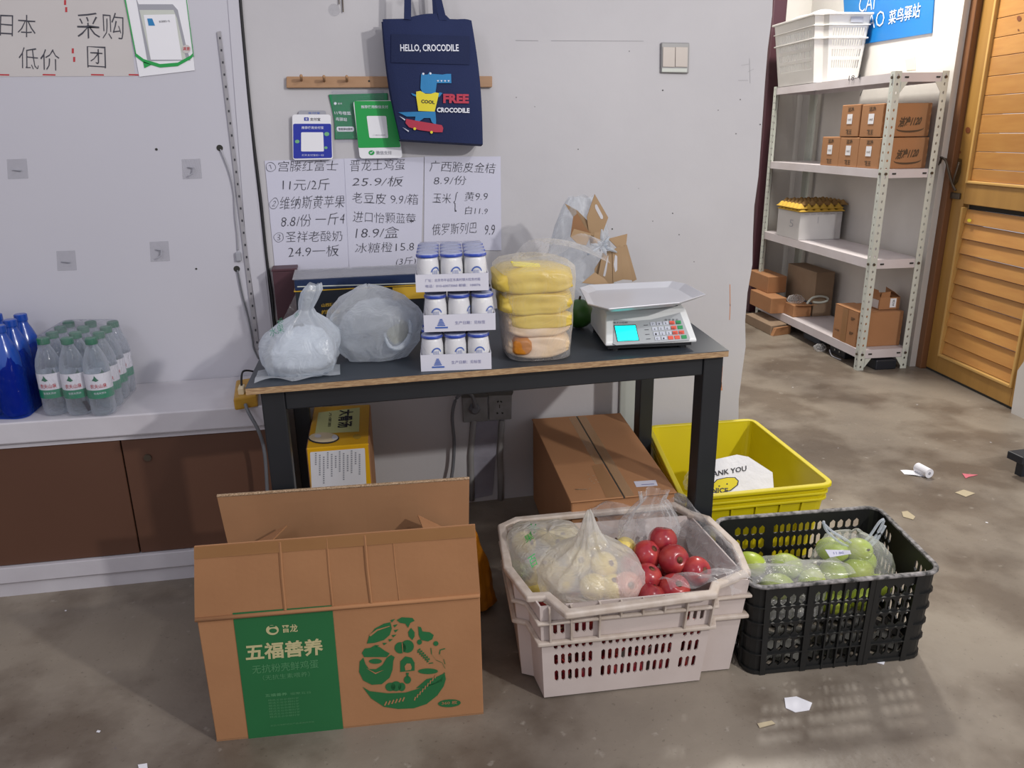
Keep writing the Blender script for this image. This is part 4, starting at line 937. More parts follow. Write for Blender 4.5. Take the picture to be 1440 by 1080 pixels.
# ------------------------------------------------------------------ bread bag
def pillow(name, c, w, d, h, m, seed, rz=0, parent=None):
    bm = B(); bmesh.ops.create_cube(bm, size=2); bmesh.ops.subdivide_edges(bm, edges=bm.edges, cuts=9, use_grid_fill=True)
    ca, sa = math.cos(rz), math.sin(rz)
    for v in bm.verts:
        x, y, z = v.co; 
        x2 = x*math.sqrt(1-.30*y*y/2); y2 = y*math.sqrt(1-.30*x*x/2); z2 = z*(1-.42*(abs(x)**4)-.3*(abs(y)**4))
        q = noise.noise(Vector((x*1.6+seed, y*1.6, z*1.6)))*.10
        X, Y, Z = x2*w/2*(1+q*.5), y2*d/2*(1+q*.5), z2*h/2*(1+q)
        v.co = Vector(c)+Vector((X*ca-Y*sa, X*sa+Y*ca, Z))
    return obj(name, bm, m, parent, smooth=True)
for k, (z, w_, d_, m_, lb, dx) in enumerate(((.034, .158, .165, 'bread_w', 'pale pinkish bread pack at bottom of the clear bag', .0), (.087, .160, .17, 'bread_w', 'orange and pale bread pack second from bottom in the clear bag', -.001), (.142, .178, .175, 'bread_y', 'yellow bread pack third from bottom in the clear bag', -.006), (.194, .190, .18, 'bread_y', 'bright yellow bread pack on top inside the clear bag', -.012))):
    o = pillow('bread_pack', (.462+dx, 1.842, TZ+z), w_, d_, .068, M[m_], k*3.3, -.1); tag(o, lb, 'bread', 'bread packs in the clear bag')
    if k < 2:
        o2 = pillow('yellow_panel' if k else 'orange_panel', (.462+dx-(.05 if k == 0 else 0), 1.785, TZ+z+(.012 if k else .004)), w_*(.95 if k else .30), .06, .045, M['bread_y'] if k else M['orange'], k+9, -.1, parent=o)
bb_ = thing('bread_bag', 'clear plastic bag full of yellow bread packs beside the scale', 'bag', (.46, 1.84, TZ))
bag('bag', (.462, 1.842, TZ), .083, .094, [(.85, .0008, 0), (.96, .004, 0), (1.0, .04, 0), (1.03, .09, .05), (1.09, .15, .08), (1.14, .2, .1), (1.12, .222, .2), (.95, .236, .3), (.6, .244, .5), (.3, .248, .6)], M['bag_clear'], 21, pleat=6, pl_amt=.04, lump=.04, lean=(-.008, 0), sq=.75, parent=bb_)
bm = B(); grid(bm, lambda u, v: Vector((.40+.235*u, 1.80+.09*v+.02*math.sin(5*u), TZ+.232+.03*math.sin(PI*u*.9)+.014*math.sin(11*u+5*v)+.028*u*v)), 26, 12); obj('gathered_top', bm, M['bag_clear'], bb_, smooth=True)
bm = B(); TPp = YP(1.80); slab(bm, TPp, [(717, 367), (734, 368), (758, 370), (759, 376), (740, 376), (720, 374)], 0, .01); obj('yellow_tie', bm, M['pyel'], bb_, mods=bevel(.003))

# ------------------------------------------------------------------ kraft paper bags in a plastic bag
kb = thing('kraft_bag_bundle', 'bundle of brown kraft handle bags tied in plastic behind the scale', 'bags', (.72, 2.15, TZ))
def kcard(pts, Y, tilt=0, hole=None, m='kraft', name='kraft_flap', n2=(0, -1, 0)):
    pl = Pl((.72, Y, .95), n2); bm = B(); slab(bm, pl, pts, 0, .0016); o = obj(name, bm, M[m], kb)
    if hole: bm = B(); px(bm, pl, hole, .0022); obj('handle_slot', bm, M['wall'] if m == 'kraft' else M['card_in'], o)
kcard([(797, 287), (836, 273), (833, 300), (827, 325), (805, 345)], 2.2, m='card_in') if 0 else None
kcard([(836, 273), (855, 306), (848, 325), (846, 345), (830, 345), (825, 305)], 2.14, hole=rounded([(836.5, 288), (839, 287), (848, 304), (848, 308), (845, 308), (837, 293)], 1.5), n2=(.2, -1, .1))
kcard([(794, 286), (812, 296), (826, 310), (831, 328), (822, 336), (806, 305)], 2.12, n2=(-.5, -1, .2))
kcard([(806, 305), (812, 300), (822, 318), (832, 330), (824, 345), (802, 333)], 2.13, m='card_in', n2=(-.2, -1, .0))
kcard([(802, 333), (807, 322), (832, 329), (824, 345), (812, 343)], 2.10, n2=(0, -1, .5))
kcard([(835, 327), (847, 326), (846, 338), (835, 341)], 2.10, n2=(.1, -1, .3))
kcard([(855, 336), (882, 329), (880, 347), (868, 349)], 2.12, n2=(.1, -1, .6))
for i, (pts, hl) in enumerate((([(836, 378), (852, 353), (862, 354), (857, 400), (836, 388)], None), ([(847, 356), (866, 350), (863, 398), (856, 400), (840, 392)], rounded([(848, 388), (853, 366), (856, 358), (853, 380), (851, 389)], 1.2)), ([(861, 352), (872, 345), (876, 393), (862, 397)], rounded([(865, 358), (868, 360), (868, 380), (865, 383), (863, 372)], 1.5)), ([(871, 347), (880, 346), (890, 394), (876, 393)], None), ([(877, 345), (881, 344), (895, 393), (889, 396)], rounded([(878.5, 358), (880, 358), (887, 382), (885, 383)], .6)))):
    kcard(pts, 2.085-.006*i, m='kraft', hole=hl, n2=(.15*(i-2), -1, 0))
kcard([(818, 398), (836, 383), (850, 392), (858, 402)], 2.06, m='kraft', n2=(0, -1, .3))
bag('plastic_bag', (.69, 2.2, TZ), .11, .075, [(.7, .001, 0), (1.0, .01, 0), (1.0, .08, .05), (.95, .16, .1), (.84, .22, .2), (.7, .27, .3), (.5, .33, .4), (.34, .355, .5)], M['bag_grey'], 31, pleat=8, pl_amt=.05, lump=.08, parent=kb)
bm = B()
c = YP(2.07).hit(846, 345)
for a in range(9):
    an = a*.7+.2; l_ = .018+.016*(a % 3); tube(bm, [c, c+Vector((math.cos(an)*l_*.6, -.006, math.sin(an)*l_*.5)), c+Vector((math.cos(an)*l_, -.003, math.sin(an)*l_*.9))], [.003, .006, .002], 6)
obj('knot', bm, M['bag_milky'], kb, smooth=True)

# green fruit on the table behind the bread
def sphere(bm, c, r, sx=1, sy=1, sz=1, n=20):
    bmesh.ops.create_uvsphere(bm, u_segments=n, v_segments=n//2, radius=r, matrix=Matrix.Translation(c) @ Matrix.Diagonal((sx, sy, sz, 1)))
gm = thing('green_melon', 'dark green round fruit on the table between bread and scale', 'fruit', (.645, 2.06, TZ))
bm = B(); sphere(bm, (.645, 2.06, TZ+.042), .042, 1, 1, .98); obj('flesh', bm, M['melon'], gm, smooth=True)
bm = B(); tube(bm, [(.645, 2.06, TZ+.08), (.647, 2.058, TZ+.092)], .003, 6); obj('stem', bm, M['stem'], gm)

# ------------------------------------------------------------------ scale
sl = thing('weighing_scale', 'white electronic price scale with teal lit display at right of table', 'scale', (.76, 1.9, TZ))
su = Vector((.238, -.024, 0)).normalized(); sv = Vector((.024, .238, 0)).normalized(); so_ = Vector((.629, 1.786, TZ))
def sp(a, b, z): return so_+su*a+sv*b+Vector((0, 0, z))
SW = .238
bm = B(); box8(bm, [sp(.01, .012, .008), sp(SW-.01, .012, .008), sp(SW-.02, .24, .008), sp(.02, .24, .008), sp(.01, .012, .02), sp(SW-.01, .012, .02), sp(SW-.02, .24, .02), sp(.02, .24, .02)]); obj('base', bm, M['black_metal'], sl)
for a, b in ((.03, .03), (SW-.03, .03), (.03, .22), (SW-.03, .22)): bm = B(); lathe(bm, [(.012, 0), (.012, .009)], sp(a, b, 0), 12); obj('foot', bm, M['black_metal'], sl)
# body: sloping console in front, saddle behind
prof = [(.0, .018), (.0, .026), (.050, .086), (.060, .094), (.09, .100), (.14, .098), (.2, .085), (.235, .05), (.235, .018)]
bm = B(); L2 = []; 
for a, ins in ((0, 0), (.006, 0), (SW-.006, 0), (SW, 0)):
    L2.append([bm.verts.new(sp(a+(.013*min(1, b/.06) if a < .1 else -.015*min(1, b/.06)), b, z)) for b, z in prof])
for A, Bq in zip(L2, L2[1:]):
    for k in range(len(prof)-1): bm.faces.new((A[k], Bq[k], Bq[k+1], A[k+1]))
    bm.faces.new((A[-1], Bq[-1], Bq[0], A[0]))
bm.faces.new(L2[0]); bm.faces.new(L2[-1][::-1]); bmesh.ops.recalc_face_normals(bm, faces=bm.faces)
obj('body', bm, M['scale'], sl, mods=bevel(.006, 3))
# console plane
cA, cB, cC = sp(0, 0, .026), sp(SW, 0, .026), sp(0, .05, .086); CU = (cB-cA)/SW; CV = (cC-cA).normalized(); CN = CU.cross(CV)
CLEN = (cC-cA).length
CP = Pl(cA, CN)
bm = B(); slab(bm, CP, [(863, 450), (890, 452), (915, 450), (945, 443), (956, 440), (970, 476), (969, 479), (866, 486), (862, 484)], -.001, .0015); obj('control_panel', bm, M['panel'], sl)
bm = B(); slab(bm, CP, [(863, 457.5), (894, 456.5), (899, 479), (868, 480.5)], .0015, .0022); obj('display_bezel', bm, M['hole'], sl)
bm = B(); slab(bm, CP, [(864.5, 458.5), (893.3, 457.7), (898, 478.2), (869, 479.6)], .0022, .0028); obj('display', bm, M['lcd'], sl)
rows_ = [((914, 453.5), 'wwwrg'), ((916.5, 460.5), 'wwwrg'), ((918.5, 467.5), 'wwwrr'), ((920.5, 474), 'wwrrg')]
for (kx, ky), pat in rows_:
    for i, ch in enumerate(pat):
        x = kx+i*9.0+(0 if pat != 'wwrrg' else (0, .3, .6, .9, 1.5)[i]); y = ky-i*.55
        bm = B(); slab(bm, CP, [(x, y), (x+7, y-.4), (x+7.8, y+4.4), (x+.8, y+4.8)], .0015, .0032); obj('key', bm, M['key_'+ch], sl)
bm = B()
for (kx, ky), cs in zip([r_[0] for r_ in rows_], ('789', '456', '123', '0.')):
    for i, ch in enumerate(cs): x = kx+i*9.0; y = ky-i*.55; textbm(bm, ch, CP, (x+3, y+3.8), (x+5.2, y+3.7), (x+2.7, y+1), .0036, 0)
for s, x, y, w_ in (('M3', 942, 456.5, 5), ('M4', 951, 456, 5), ('M5', 944, 463.5, 5), ('M1', 946, 470, 5), ('M2', 955, 469.5, 5), ('电子计价秤', 863, 455, 20), ('存 单 累 去', 935, 451, 19)): textbm(bm, s, CP, (x, y), (x+w_, y-.2), (x-.3, y-2.6), .0036, 0)
for k in range(4): px(bm, CP, [(905+k*1.2, 457+k*6.5), (911+k*1.2, 456.6+k*6.5), (911.2+k*1.2, 457.4+k*6.5), (905.2+k*1.2, 457.8+k*6.5)], .002)
obj('key_lettering', bm, M['ink'], sl)
bm = B(); box8(bm, [sp(.035, .075, .094), sp(SW-.03, .075, .094), sp(SW-.04, .2, .094), sp(.045, .2, .094), sp(.035, .075, .112), sp(SW-.03, .075, .112), sp(SW-.04, .2, .112), sp(.045, .2, .112)]); obj('pan_support', bm, M['black_metal'], sl)
pz = TZ+.118
inner = [(.603, 1.795), (.628, 1.742), (.795, 1.760), (.880, 1.822), (.892, 1.945), (.878, 1.985), (.675, 1.998), (.642, 1.97)]
outer = [(.580, 1.785), (.610, 1.715), (.80, 1.735), (.905, 1.81), (.918, 1.96), (.9, 2.005), (.66, 2.02), (.622, 1.985)]
bm = B(); a = [bm.verts.new((x, y, pz)) for x, y in inner]; b = [bm.verts.new((x, y, pz+.014)) for x, y in outer]; c2 = [bm.verts.new((x, y, pz-.002)) for x, y in inner]; d2 = [bm.verts.new((x, y, pz+.010)) for x, y in [(p[0]*1.0, p[1]) for p in outer]]
n = len(a); bm.faces.new(a); bm.faces.new(c2[::-1])
for i in range(n):
    j = (i+1) % n; bm.faces.new((a[i], b[i], b[j], a[j])); bm.faces.new((c2[j], d2[j], d2[i], c2[i])); bm.faces.new((b[i], d2[i], d2[j], b[j]))
bmesh.ops.recalc_face_normals(bm, faces=bm.faces)
obj('pan', bm, M['pan'], sl, mods=bevel(.002))

# ------------------------------------------------------------------ noodle carton under the table
NZ = .43
yb = thing('noodle_carton', 'upright yellow printed food carton under the left of table', 'box', (-.05, 2.2, 0))
f4 = [(-.139, 2.06), (.033, 2.052), (.052, 2.39), (-.125, 2.41)]
bm = B(); box8(bm, [(*p, 0) for p in f4]+[(*p, NZ) for p in f4]); ob = obj('carton', bm, [M['ybox'], M['card']], yb, mods=bevel(.003, 1))
ob.data.polygons[3].material_index = 1; ob.data.polygons[5].material_index = 1
NFP = Pl((*f4[0], 0), ((f4[1][1]-f4[0][1]), -(f4[1][0]-f4[0][0]), 0)); NTP = ZP(NZ)
bm = B(); px(bm, NFP, rounded([(436, 636), (513, 630), (516, 700), (439, 705)], 2), .001); lbp = obj('white_label', bm, M['white'], yb)
bm = B()
for k in range(12):
    x = 443+k*5.6; y0 = 637+(k % 3)*3-k*.4; hgt_ = 20+((k*7) % 5)*5
    for s in range(int(hgt_/3)): px(bm, NFP, [(x, y0+s*3), (x+2.2, y0+s*3-.1), (x+2.2, y0+s*3+1.8), (x, y0+s*3+1.9)], .0016)
obj('fine_print', bm, M['grey'], yb)
bm = B(); px(bm, NTP, [(448, 580), (506, 573), (505, 607), (443, 610)], .001); obj('top_panel', bm, M['yel_pale'], yb)
bm = B(); V_ = glyphs('大骨汤', .02)
O_ = NTP.hit(476, 577, .002); textO = NTP.hit(477, 602, .002)
# lettering runs away from the front, turned sideways
text3(bm, '大骨汤', NTP.hit(477, 577, .002), NTP.hit(474, 602, .002)-NTP.hit(477, 577, .002), NTP.hit(497, 575, .002)-NTP.hit(477, 577, .002), .03)
text3(bm, '方便面', NTP.hit(463, 580, .002), NTP.hit(461, 600, .002)-NTP.hit(463, 580, .002), NTP.hit(467, 580, .002)-NTP.hit(463, 580, .002), .0)
obj('black_lettering', bm, M['ink'], yb)
bm = B(); px(bm, NTP, ell(455, 616, 22, 8, 24), .0012); obj('bowl_rim', bm, M['ink'], yb)
bm = B(); px(bm, NTP, ell(455, 615, 20.5, 7, 24), .0016); obj('bowl_picture', bm, M['cream'], yb)
bm = B(); px(bm, NTP, ell(471, 615, 4.5, 3.5, 14), .002); px(bm, NTP, ell(447, 613, 5, 2.5, 10), .002); obj('egg_picture', bm, M['white'], yb)
bm = B(); px(bm, NTP, ell(502, 614, 6, 3.6, 9), .0012); obj('garnish_print', bm, M['gold'], yb)

# ------------------------------------------------------------------ cartons: general builder
def carton(bm, q, z0, z1): box8(bm, [(*p, z0) for p in q]+[(*p, z1) for p in q])
# brown carton under the table
bc = thing('brown_carton', 'long closed brown carton with centre tape slit under table', 'box', (.74, 2.1, 0))
cq = [(.552, 1.812), (.846, 1.800), (.914, 2.43), (.604, 2.45)]; CZ = .306
bm = B(); carton(bm, cq, 0, CZ-.004); obj('carton', bm, M['card'], bc, mods=bevel(.003, 1))
CTP = ZP(CZ)
def bil(u, v): 
    a = Vector(cq[0]).lerp(Vector(cq[1]), u); b = Vector(cq[3]).lerp(Vector(cq[2]), u); return a.lerp(b, v)
for u0, u1 in ((-.012, .492), (.505, 1.012)):
    bm = B(); p = [bil(u0, -.012), bil(u1, -.012), bil(u1, 1.0), bil(u0, 1.0)]; box8(bm, [(*k, CZ-.004) for k in p]+[(*k, CZ) for k in p]); obj('flap', bm, M['card'], bc, mods=bevel(.0015, 1))
bm = B(); p = [bil(.4915, -.012), bil(.5055, -.012), bil(.5055, 1.0), bil(.4915, 1.0)]; box8(bm, [(*k, CZ-.004) for k in p]+[(*k, CZ-.0012) for k in p]); obj('slit', bm, M['hole'], bc)  # dark strip added between the flaps, painted as the slit's shade
bm = B(); p = [bil(.33, -.003), bil(.485, -.003), bil(.47, .34), bil(.36, .33)]; ngon(bm, [(*k, CZ+.0006) for k in p]); obj('brown_tape', bm, M['tape'], bc)
bm = B(); p = [bil(.505, -.01), bil(.6, -.01), bil(.6, .98), bil(.505, .98)]; ngon(bm, [(*k, CZ+.0006) for k in p]); p = [bil(.4, .34), bil(.49, .34), bil(.49, .98), bil(.4, .98)]; ngon(bm, [(*k, CZ+.0006) for k in p]); obj('clear_tape', bm, M['cleartape'], bc)
bm = B(); px(bm, CTP, [(891, 677), (922, 675), (925, 683), (895, 685)], .0008); lb2 = obj('shipping_label', bm, M['paper'], bc)
bm = B(); px(bm, CTP, [(902, 681), (920, 680), (920, 681), (902, 682)], .0012); obj('label_print', bm, M['lav_print'], bc)
bm = B()
for k in range(22): x = 806+random.random()*34; y = 688-random.random()*22*(x > 824); px(bm, CTP, [(x, y), (x+3.5, y-.6), (x+3, y+.9)], .0008)
obj('torn_print', bm, M['flute'], bc)

# egg carton box in front
eb = thing('egg_carton_box', 'big open cardboard box with green printed panel and egg picture', 'box', (-.03, 1.62, 0))
e0, e1 = Vector((-.350, 1.474, 0)), Vector((.231, 1.422, 0)); EU = (e1-e0); EWd = EU.length; EU.normalize(); EV = Vector((-EU.y, EU.x, 0)); ED = .262; EH = .312
def ep(a, b, z): return e0+EU*a+EV*b+Vector((0, 0, z))
t_ = .005
for nm, a, b, du, dv in (('front_panel', 0, 0, EWd, t_), ('back_panel', 0, ED-t_, EWd, t_), ('left_panel', 0, t_, t_, ED-2*t_), ('right_panel', EWd-t_, t_, t_, ED-2*t_)):
    bm = B(); obox(bm, ep(a, b, .003), EU*du, EV*dv, Vector((0, 0, EH-.003))); obj(nm, bm, M['card'], eb, mods=bevel(.0015, 1))
bm = B(); obox(bm, ep(0, 0, 0), EU*EWd, EV*ED, Vector((0, 0, .004))); obj('bottom', bm, M['card_in'], eb)
EFP = Pl(e0, -EV)
def flap(pts_bot, pts_top, nrm, m, name, fold=0, nu=14, nv=5, amp=.002):
    A0, A1 = map(Vector, pts_bot); B0, B1 = map(Vector, pts_top); bm = B(); nrm = Vector(nrm)
    def f(u, v, d): 
        w_ = amp*math.sin(PI*v*.9+.2)*math.sin(u*17+1.3)
        return A0.lerp(A1, u).lerp(B0.lerp(B1, u), v)+nrm*(d+w_)
    X = grid(bm, lambda u, v: f(u, v, 0), nu, nv); Y_ = grid(bm, lambda u, v: f(u, v, -.0045), nu, nv)
    for i in range(nu): bm.faces.new((X[0][i], X[0][i+1], Y_[0][i+1], Y_[0][i])); bm.faces.new((X[-1][i], X[-1][i+1], Y_[-1][i+1], Y_[-1][i]))
    for j in range(nv): bm.faces.new((X[j][0], X[j+1][0], Y_[j+1][0], Y_[j][0])); bm.faces.new((X[j][-1], X[j+1][-1], Y_[j+1][-1], Y_[j][-1]))
    bmesh.ops.recalc_face_normals(bm, faces=bm.faces)
    return obj(name, bm, m, eb)
ftl, ftr = YP(1.462).hit(273, 769), YP(1.415).hit(668, 738)
ff = flap((ep(-.004, 0, EH), ep(EWd+.001, 0, EH)), (ftl, ftr), -EV, M['card'], 'front_flap', amp=.0012)
bm = B()
def fpt(u, v, h=.002): return (ep(-.004, 0, EH)).lerp(ep(EWd+.001, 0, EH), u).lerp(ftl.lerp(ftr, u), v)-EV*h
ngon(bm, [fpt(0, .84), fpt(1, .84), fpt(1, 1), fpt(0, 1)]); obj('brown_tape', bm, M['tape'], ff)
for u, w_ in ((.30, .004), (.465, .003), (.60, .004), (.70, .002)):
    bm = B(); tube(bm, [fpt(u+.008, .02, .0), fpt(u, .5, .0), fpt(u-.004, .98, .0)], .0025*w_/.003, 6); obj('crease', bm, M['card'], ff)
bm = B(); tube(bm, [ep(-.003, -.001, EH-.002), ep(EWd, -.001, EH-.002)], .005, 8); obj('fold_bead', bm, M['card'], eb, smooth=True)
btl, btr = YP(1.738).hit(305, 698), YP(1.700).hit(660, 673)
bfl = flap((ep(.012, ED, EH), ep(EWd-.004, ED, EH)), (btl, btr), (EV*-1), M['card_in'], 'back_flap', amp=.0015)
bm = B(); tube(bm, [btl+EV*.002, btr+EV*.002], .004, 6); obj('fluted_edge', bm, M['flute'], bfl)
flap((ep(.003, .03, EH), ep(.003, ED-.02, EH)), (ep(.11, .08, EH+.085), ep(.155, ED-.028, EH+.078)), (0, 0, 1), M['card'], 'left_flap', nu=6)
flap((ep(EWd-.003, .03, EH), ep(EWd-.003, ED-.02, EH)), (ep(EWd-.10, .08, EH+.08), ep(EWd-.125, ED-.028, EH+.080)), (0, 0, 1), M['card'], 'right_flap', nu=6)
# print on front: green panel
bm = B(); px(bm, EFP, [(327, 862), (467, 851), (483, 1027), (350, 1041)], .0012)
obj('green_panel', bm, M['green_ink'], eb)
bm = B(); textbm(bm, '晋龙', EFP, (397, 890), (419, 888.5), (396, 879), .002, .02)
px(bm, EFP, ell(383, 886, 9, 7, 20), .002); textbm(bm, '五福善养', EFP, (346, 930), (455, 921), (344, 906), .002, .028)
o = obj('pale_lettering', bm, M['pale_ink'], eb)
bm = B(); px(bm, EFP, ell(384, 887, 5.5, 3.2, 16), .0024); px(bm, EFP, [(378, 880), (388, 879), (387, 881.5), (379, 882.5)], .0024); obj('emblem_centre', bm, M['green_ink'], eb)
bm = B(); textbm(bm, '无抗粉壳鲜鸡蛋', EFP, (355, 948), (448, 939), (354, 936), .002, .0); textbm(bm, '（无抗生素喂养）', EFP, (370, 957), (436, 951), (369, 950), .002, 0)
textbm(bm, '五福善养', EFP, (373, 980.5), (404, 978), (372.5, 976), .002, .02); textbm(bm, '福聚五谷', EFP, (408, 977.5), (438, 975), (407.5, 974), .002, 0)
for k in range(7): textbm(bm, '精选五谷杂粮科学', EFP, (377+k*.4, 986.5+k*3.9), (420+k*.3, 983+k*3.9), (377+k*.4, 983.6+k*3.9), .002, 0)
textbm(bm, '本品为保鲜储存产品请放阴凉处', EFP, (380, 1022), (442, 1016), (380, 1019.5), .002, 0)
obj('small_lettering', bm, M['faint_ink'], eb)
# egg picture
bm = B(); H2 = .0013
def sh(pts, h=H2): px(bm, EFP, pts, h)
def eggx(t): return None
sh([(510, 966), (520, 972), (545, 975), (570, 974), (590, 968), (612, 960), (620, 955), (625, 945), (627, 955), (624, 965), (615, 978), (600, 990), (582, 996), (560, 997), (540, 994), (522, 982)])   # ground
sh([(585, 968), (600, 955), (614, 952), (626, 946), (622, 958), (600, 966)])
sh([(516, 905), (519, 895), (527, 884), (540, 877), (549, 875), (551, 884), (548, 893), (540, 900), (527, 904)])    # sun quarter
for x, y, a in ((552, 873, 0), (556, 880, .3), (557, 887, .6), (554, 894, 1), (549, 900, 1.3), (541, 905, 1.7), (530, 908, 2.0)): sh([(x-3, y-1), (x+3.5, y-2.5+a), (x-1, y+2.5)])
sh([(509, 918), (513, 912), (521, 911), (526, 908), (534, 910), (541, 915), (548, 919), (544, 924), (530, 924), (512, 924)])
sh(ell(528, 930, 9, 3.5)) 
sh([(506, 930), (511, 925), (514, 934), (519, 941), (529, 941), (538, 935), (544, 925), (550, 921), (555, 924), (553, 930), (552, 942), (548, 953), (537, 962), (523, 963), (511, 957), (505, 945)])  # hen
sh([(558, 872), (565, 868), (580, 869), (583, 873), (577, 876), (574, 883), (570, 877), (563, 876)])   # cow
sh([(574, 889), (578, 883), (583, 889), (583, 895), (580, 900), (575, 895)])
sh([(588, 881), (592, 882), (594, 888), (604, 889), (610, 893), (608, 899), (602, 902), (592, 900), (589, 893)])   # chick
sh(ell(590, 903, 3.4, 3.6)); sh(ell(613, 905, 3.6, 3.4)); sh(ell(563, 911, 8, 8)); sh(ell(573, 909, 9, 9))
sh([(563, 945), (563, 930), (570, 923), (579, 925), (583, 932), (583, 943)]); sh(ell(573, 956, 5, 5.5)); sh([(571, 946), (575, 946), (574, 953), (572, 953)])
sh(ell(602, 944, 14, 4)); sh(ell(549, 966, 7, 6)); sh(ell(557, 965, 7.5, 7)); sh(ell(565, 966, 5, 6))
for k in range(6): x, y = 587+k*2.6, 914+k*2.7; sh([(x, y), (x+4, y-2.5), (x+4.5, y+1)]); sh([(x, y), (x+.5, y+4.5), (x+3.5, y+2.5)])
for pts in ([(606, 911), (607, 920), (613, 928), (622, 932), (626, 940)], [(609, 932), (603, 933)], [(626, 912), (619, 914), (618, 920), (624, 927), (626, 934)]):
    for (a, b), (c, d) in zip(pts, pts[1:]): sh([(a-.5, b-.5), (c-.5, d-.5), (c+.6, d+.6), (a+.6, b+.6)])
sh(ell(632, 989, 16, 5.5, 20, -.05), .0014)
obj('egg_picture', bm, M['green_ink'], eb)
bm = B(); textbm(bm, '360 枚', EFP, (621, 991.5), (643, 990), (621, 986.5), .002, .01)
for k in range(9): x = 582+k*3.6; y = 985-k*3.9; sh([(x, y), (x+1.4, y-5), (x+3, y-5), (x+1.8, y)], .002)
for k in range(6): x = 540+k*5; y = 992-k*1.2; sh([(x, y), (x+3, y-6), (x+4.5, y-5), (x+2, y+.5)], .002)
sh([(519, 893), (530, 885), (548, 880), (548, 881), (531, 887), (521, 895)], .002)
sh([(569, 937), (572, 933), (577, 933), (579, 938), (578, 942), (570, 943)], .002); sh([(514, 939), (528, 946), (540, 942), (528, 948)], .002); sh([(566, 903), (567, 918), (566.3, 918), (565, 905)], .002)
obj('picture_highlight', bm, M['card'], eb)['kind'] = 'stuff'

# orange package behind the egg box
og = thing('orange_package', 'crumpled orange yellow package on floor behind the egg box', 'package', (.30, 1.85, 0))
bag('package', (.285, 1.84, 0), .05, .05, [(.6, .001, 0), (1.1, .02, .2), (1.1, .08, .2), (.95, .14, .2), (.75, .20, .3), (.5, .245, .3), (.2, .26, .3)], M['orange'], 44, pleat=5, pl_amt=.08, lump=.25, lean=(-.03, 0), parent=og)

# ------------------------------------------------------------------ white fruit crate
wc = thing('white_fruit_crate', 'dirty off-white slotted crate full of red and yellow apples', 'crate', (.62, 1.6, 0))
wbot = [(.377, 1.437), (.752, 1.409), (.764, 1.437), (.840, 1.430), (.850, 1.715), (.372, 1.745), (.346, 1.532), (.372, 1.515)]
wtop = [(.362, 1.418), (.770, 1.388), (.782, 1.416), (.862, 1.410), (.866, 1.735), (.352, 1.79), (.326, 1.520), (.352, 1.500)]
WH = .262
fc = [.07+.041*i for i in range(6)]+[.352+.0405*i for i in range(11)]+[.84+.042*i for i in range(3)]
cols = [(c, c+.023) for c in fc]; rws = [(.17, .30), (.35, .48), (.525, .63), (.69, .82)]
def pr(i, j): return j < 3 or i < 2 or 3 <= i <= 5 or i >= 17
bm = B(); walls(bm, wbot, wtop, WH, .004, {0: (cols, rws, pr), 4: ([(c, c+.023) for c in fc], rws, None)})
obj('walls', bm, M['crate_white'], wc)
bm = B(); floor_poly(bm, wbot, .006, .012); obj('base', bm, M['crate_white'], wc)
bm = B(); mid = lerp2(wbot, wtop, .64); band(bm, mid, .160, .170, .012); mid = lerp2(wbot, wtop, .85); band(bm, mid, .216, .224, .010); obj('rib', bm, M['crate_rim'], wc, mods=bevel(.003))
rim = [(.410, 1.372), (.752, 1.366), (.775, 1.398), (.868, 1.428), (.905, 1.555), (.900, 1.70), (.868, 1.738), (.845, 1.80), (.40, 1.82), (.350, 1.79), (.322, 1.585), (.345, 1.452), (.384, 1.446)]
bm = B(); band(bm, rim, WH-.006, WH+.010, .006, inn=.016); obj('rim', bm, M['crate_rim'], wc, mods=bevel(.005, 3))
for s in (.05, .17, .33, .45, .575, .70, .83, .985):
    a = Vector(wtop[0]).lerp(Vector(wtop[1]), s); b = Vector(mid[0]).lerp(Vector(mid[1]), s)
    lowz = .168 if s in (.05, .17, .33, .83, .985) else .22
    b2 = Vector(lerp2(wbot, wtop, lowz/WH)[0]).lerp(Vector(lerp2(wbot, wtop, lowz/WH)[1]), s)
    bm = B(); n_ = Vector((-.07, -1)).normalized()*.011
    box8(bm, [(b2.x-.002, b2.y, lowz), (b2.x-.002+n_.x, b2.y+n_.y, lowz), (b2.x+.002+n_.x, b2.y+n_.y, lowz), (b2.x+.002, b2.y, lowz), (a.x-.002, a.y, WH), (a.x-.002+n_.x, a.y+n_.y, WH), (a.x+.002+n_.x, a.y+n_.y, WH), (a.x+.002, a.y, WH)])
    bmesh.ops.recalc_face_normals(bm, faces=bm.faces); obj('upright_rib', bm, M['crate_rim'], wc)
for i in (0, 2):   # feet
    a, b = Vector(wbot[i]), Vector(wbot[i+1])
# apples
def apple_mesh(bm, r, c=(0, 0, 0), n=24):
    prof = []
    for k in range(17):
        t = PI*k/16; rr = r*math.sin(t)*(1+.06*math.cos(t)); zz = -r*.90*math.cos(t)
        if k >= 13: zz -= r*.30*((k-12.5)/3.5)**2
        if k <= 2: zz += r*.14*((2.5-k)/2.5)**2
        prof.append((max(rr, .0006), zz))
    lathe(bm, prof, c, n)
def make_apple(name, m, r, loc, lb, grp, rot=(0, 0, 0)):
    t = thing(name, lb, 'apple', loc, grp)
    bm = B(); apple_mesh(bm, r, loc); obj('flesh', bm, m, t, smooth=True)
    bm = B(); tube(bm, [Vector(loc)+Vector((0, 0, r*.5)), Vector(loc)+Vector((.002, 0, r*.80))], .0016, 6); obj('stem', bm, M['stem'], t)
    bm = B(); lathe(bm, [(r*.30, r*.74), (r*.05, r*.66)], loc, 12, True); obj('dimple', bm, M['apple_dimple'], t, smooth=True)
    t.rotation_euler = rot; return t
